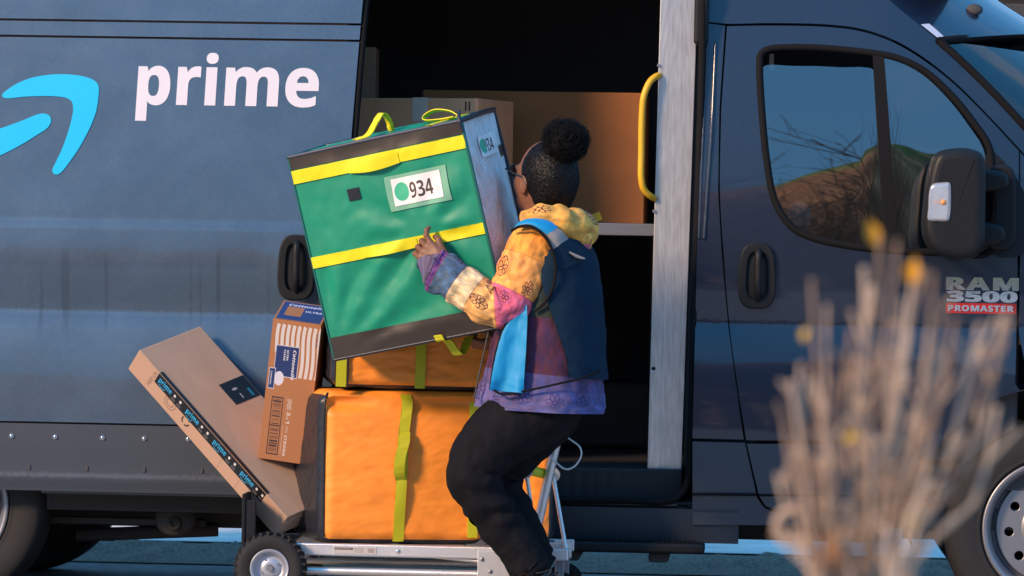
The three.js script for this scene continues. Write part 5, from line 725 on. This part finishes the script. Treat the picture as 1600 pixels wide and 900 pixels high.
  mk('front_flap', merged([0, -0.008].map((o) => gridMesh(16, 30, (u, v) => { const l = [[806, 482], [790, 505], [776, 545], [768, 590], [765, 610]], r = [[823, 476], [824, 500], [822, 545], [819, 590], [818, 614]], k = v * 4, i = Math.min(3, Math.floor(k)), f = k - i, X = lerp(lerp(l[i][0], l[i + 1][0], f), lerp(r[i][0], r[i + 1][0], f), u), Y = lerp(lerp(l[i][1], l[i + 1][1], f), lerp(r[i][1], r[i + 1][1], f), u); return at(X, Y, 1.062 + o + 0.012 * Math.sin(u * 7 + v * 2) * v + 0.006 * fbm(u * 2, v * 4, 3, 2) + 0.01 * u); }))), blue, vest);
  mk('flap_trim', tube([at(806, 483, 1.063), at(790, 506, 1.063), at(776, 546, 1.063), at(768, 590, 1.064), at(766, 608, 1.064)], 0.004, 30, 6), rubber, vest);
  // --- trousers and shoes
  const denim = phy({ map: dataTex(256, 256, (u, v) => { const k = 1 + 0.25 * tile(u, v, 10, 81) + 0.15 * tile(u, v, 100, 82, 2); return [17 * k, 17.5 * k, 22 * k]; }), roughness: 0.8, specularIntensity: 0.3, bumpMap: rep(weaveBump, 30, 30), bumpScale: 0.00015 });
  const legF = (k) => (q, u, v) => crinkle(q, k) * 0.55 + 0.006 * fbm(q.x * 7, q.y * 7, q.z * 7 + k, 3) + 0.006 * Math.sin(v * 70 + 5 * fbm(u * 2, v * 3, k, 2)) * Math.exp(-Math.pow((v - 0.55) / 0.14, 2)) + 0.006 * Math.sin(v * 90 + u * 6) * sstep(0.82, 0.95, v);
  const trousers = mk('trousers', merged([sweep([S(866, 590, 0.90, 58, 0.10), S(848, 628, 0.92, 62, 0.11), S(808, 660, 0.945, 56, 0.102), S(766, 694, 0.965, 50, 0.095), S(740, 736, 0.97, 42, 0.082), S(764, 790, 0.955, 37, 0.072), S(793, 832, 0.94, 34, 0.066), S(816, 866, 0.93, 33, 0.064), S(829, 890, 0.93, 34, 0.066), S(828, 889, 0.93, 28, 0.056)], 72, 130, legF(1)),
    sweep([S(868, 596, 0.80, 56, 0.10), S(848, 640, 0.78, 60, 0.105), S(806, 692, 0.76, 50, 0.095), S(772, 744, 0.755, 44, 0.085), S(796, 806, 0.755, 40, 0.075), S(826, 856, 0.755, 34, 0.066), S(838, 890, 0.755, 32, 0.062)], 56, 90, legF(5))]), denim, person);
  const shoeM = std({ color: L(0.010, 0.010, 0.012), roughness: 0.5 });
  for (const [px, py, z] of [[836, 902, 0.93], [846, 906, 0.755]]) {
    const an = at(px, py, z), toe = V3(an.x - 0.17, KERB + 0.032, z), heel = V3(an.x + 0.045, Math.max(KERB + 0.05, an.y - 0.065), z);
    const sh = mk('shoe', sdfMesh(V3(toe.x - 0.07, KERB - 0.01, z - 0.09), V3(heel.x + 0.08, an.y + 0.06, z + 0.09), 0.006, (p) => Math.max(smin(smin(capsule(p, an, heel, 0.046, 0.042), capsule(p, an.clone().add(V3(-0.01, -0.03, 0)), toe.clone().add(V3(0.05, 0.02, 0)), 0.045, 0.040), 0.03), capsule(p, toe.clone().add(V3(0.06, 0.004, 0)), toe, 0.044, 0.034), 0.03), KERB + 0.004 - p.y)), shoeM, person);
    mk('lace', tube([an.clone().add(V3(-0.03, 0.00, 0.03)), an.clone().add(V3(-0.01, 0.014, 0.052)), an.clone().add(V3(0.03, 0.022, 0.055)), an.clone().add(V3(0.055, 0.03, 0.05)), an.clone().add(V3(0.045, 0.012, 0.055))], 0.0025, 24, 6), shoeM, sh);
  }
  rebase(person, V3(at(836, 902, 0.93).x, KERB, 0.85));
}
{ const c = mk('white_cable', tube([at(845, 698, 0.62), at(853, 706, 0.63), at(868, 722, 0.64), at(884, 733, 0.645), at(897, 729, 0.645), at(908, 712, 0.64), at(906, 699, 0.63), at(893, 688, 0.62), at(880, 679, 0.60), at(876, 674, 0.585)], 0.0028, 70, 8), std({ color: L(0.75, 0.77, 0.8), roughness: 0.4 })); tag(c, 'thin white cable looped around the top of the hand truck handle', 'cable'); }

// ---------------------------------------------------------------- bare shrub close to the viewer
{ seed = 4242; const t = thing('bare_shrub', 'pruned pale leafless shrub in front of the van with a few orange leaves', 'shrub'), z0 = 10.4;
  const mats = [[0.36, 0.25, 0.175], [0.46, 0.34, 0.25], [0.25, 0.165, 0.11], [0.56, 0.44, 0.34]].map((c) => std({ color: L(...c), roughness: 0.7 }));
  const base = at(1325, 1300, z0); base.y = KERB;
  const tips = [[1222, 640], [1236, 600], [1250, 655], [1278, 600], [1292, 590], [1296, 640], [1300, 610], [1215, 745], [1268, 440], [1292, 480], [1330, 520], [1350, 420], [1338, 560], [1362, 450], [1376, 370], [1385, 560], [1402, 378], [1410, 470], [1415, 560], [1428, 430], [1440, 420], [1452, 520], [1458, 430], [1470, 560], [1478, 470], [1480, 560], [1492, 500], [1530, 510], [1545, 540], [1566, 500], [1572, 530], [1558, 640], [1340, 640], [1360, 680], [1390, 650], [1430, 640], [1310, 700], [1280, 720], [1240, 690], [1450, 700], [1405, 730], [1330, 760], [1370, 600], [1420, 520], [1395, 500]];
    tips.forEach(([x, y], i) => { const z = z0 + rr(-0.07, 0.07), tip = at(x, y, z), mid = at(lerp(1325, x, 0.42) + rr(-24, 24), lerp(1050, y, 0.35), z0 + rr(-0.06, 0.06)), m2 = at(lerp(1325, x, 0.80) + rr(-18, 18), lerp(1050, y, 0.66), z), b = base.clone().add(V3(rr(-0.04, 0.04), 0, rr(-0.04, 0.04)));
    const c = new THREE.CatmullRomCurve3([b, b.clone().lerp(mid, 0.5).add(V3(rr(-0.01, 0.01), 0, 0)), mid, m2, tip]), r = rr(0.0014, 0.0030), g = new THREE.TubeGeometry(c, 26, 1, 7), P = g.attributes.position;
    for (let k = 0; k < P.count; k++) { const q = Math.floor(k / 8) / 26, ctr = c.getPoint(c.getUtoTmapping(q)), s = r * lerp(1.25, 0.75, q) * (1 + 0.22 * Math.pow(Math.max(0, Math.sin(q * 60 + i)), 6)); P.setXYZ(k, ctr.x + (P.getX(k) - ctr.x) * s, ctr.y + (P.getY(k) - ctr.y) * s, ctr.z + (P.getZ(k) - ctr.z) * s); }
    const gs = [g, T(new THREE.SphereGeometry(r * 1.0, 8, 6), tip.x, tip.y, tip.z)];
    for (let k = 0; k < 5; k++) { const q = rr(0.45, 0.97), p = c.getPoint(q), d = c.getTangent(q).add(V3(rr(-0.9, 0.9), rr(0, 0.4), rr(-0.6, 0.6))).normalize(); gs.push(rod(p, p.clone().addScaledVector(d, rr(0.012, 0.05)), r * 0.6, 6)); }
    g.computeVertexNormals(); mk('stem', merged(gs), mats[i % 4], t); });
  mk('stem', tube([at(1300, 1000, z0), at(1262, 850, z0), at(1225, 842, z0), at(1214, 818, z0), at(1226, 800, z0), at(1244, 796, z0)], 0.004, 30, 8), mats[1], t);
  const leafM = [[0.85, 0.42, 0.02], [0.90, 0.30, 0.04], [0.85, 0.55, 0.05]].map((c) => phy({ color: L(...c), roughness: 0.6, transmission: 0.35, thickness: 0 }));
  for (const [x, y, s, k] of [[1362, 364, 0.016, 0], [1430, 423, 0.016, 0], [1416, 428, 0.012, 0], [1421, 815, 0.017, 2], [1292, 866, 0.026, 1], [1286, 885, 0.018, 1], [1258, 522, 0.009, 2], [1330, 682, 0.010, 2]]) { const p = at(x, y, z0 + 0.02), g = gridMesh(6, 8, (u, v) => { const w = Math.sin(Math.PI * v) * 0.62, a = (u - 0.5) * 2; return V3(a * w * s, (v - 0.5) * 2 * s * 1.15, Math.abs(a) * w * s * 0.5 + v * v * s * 0.3).multiplyScalar(0.66); }); g.rotateZ(rr(-0.8, 0.8)).rotateY(rr(-0.7, 0.7)).translate(p.x, p.y, p.z); mk('leaf', g, leafM[k], t); const q = at(x, y + 14, z0); mk('leaf_stalk', rod(p, q, 0.0012, 5), mats[0], t); }
  rebase(t, base);
}
renderer.render(scene, camera);
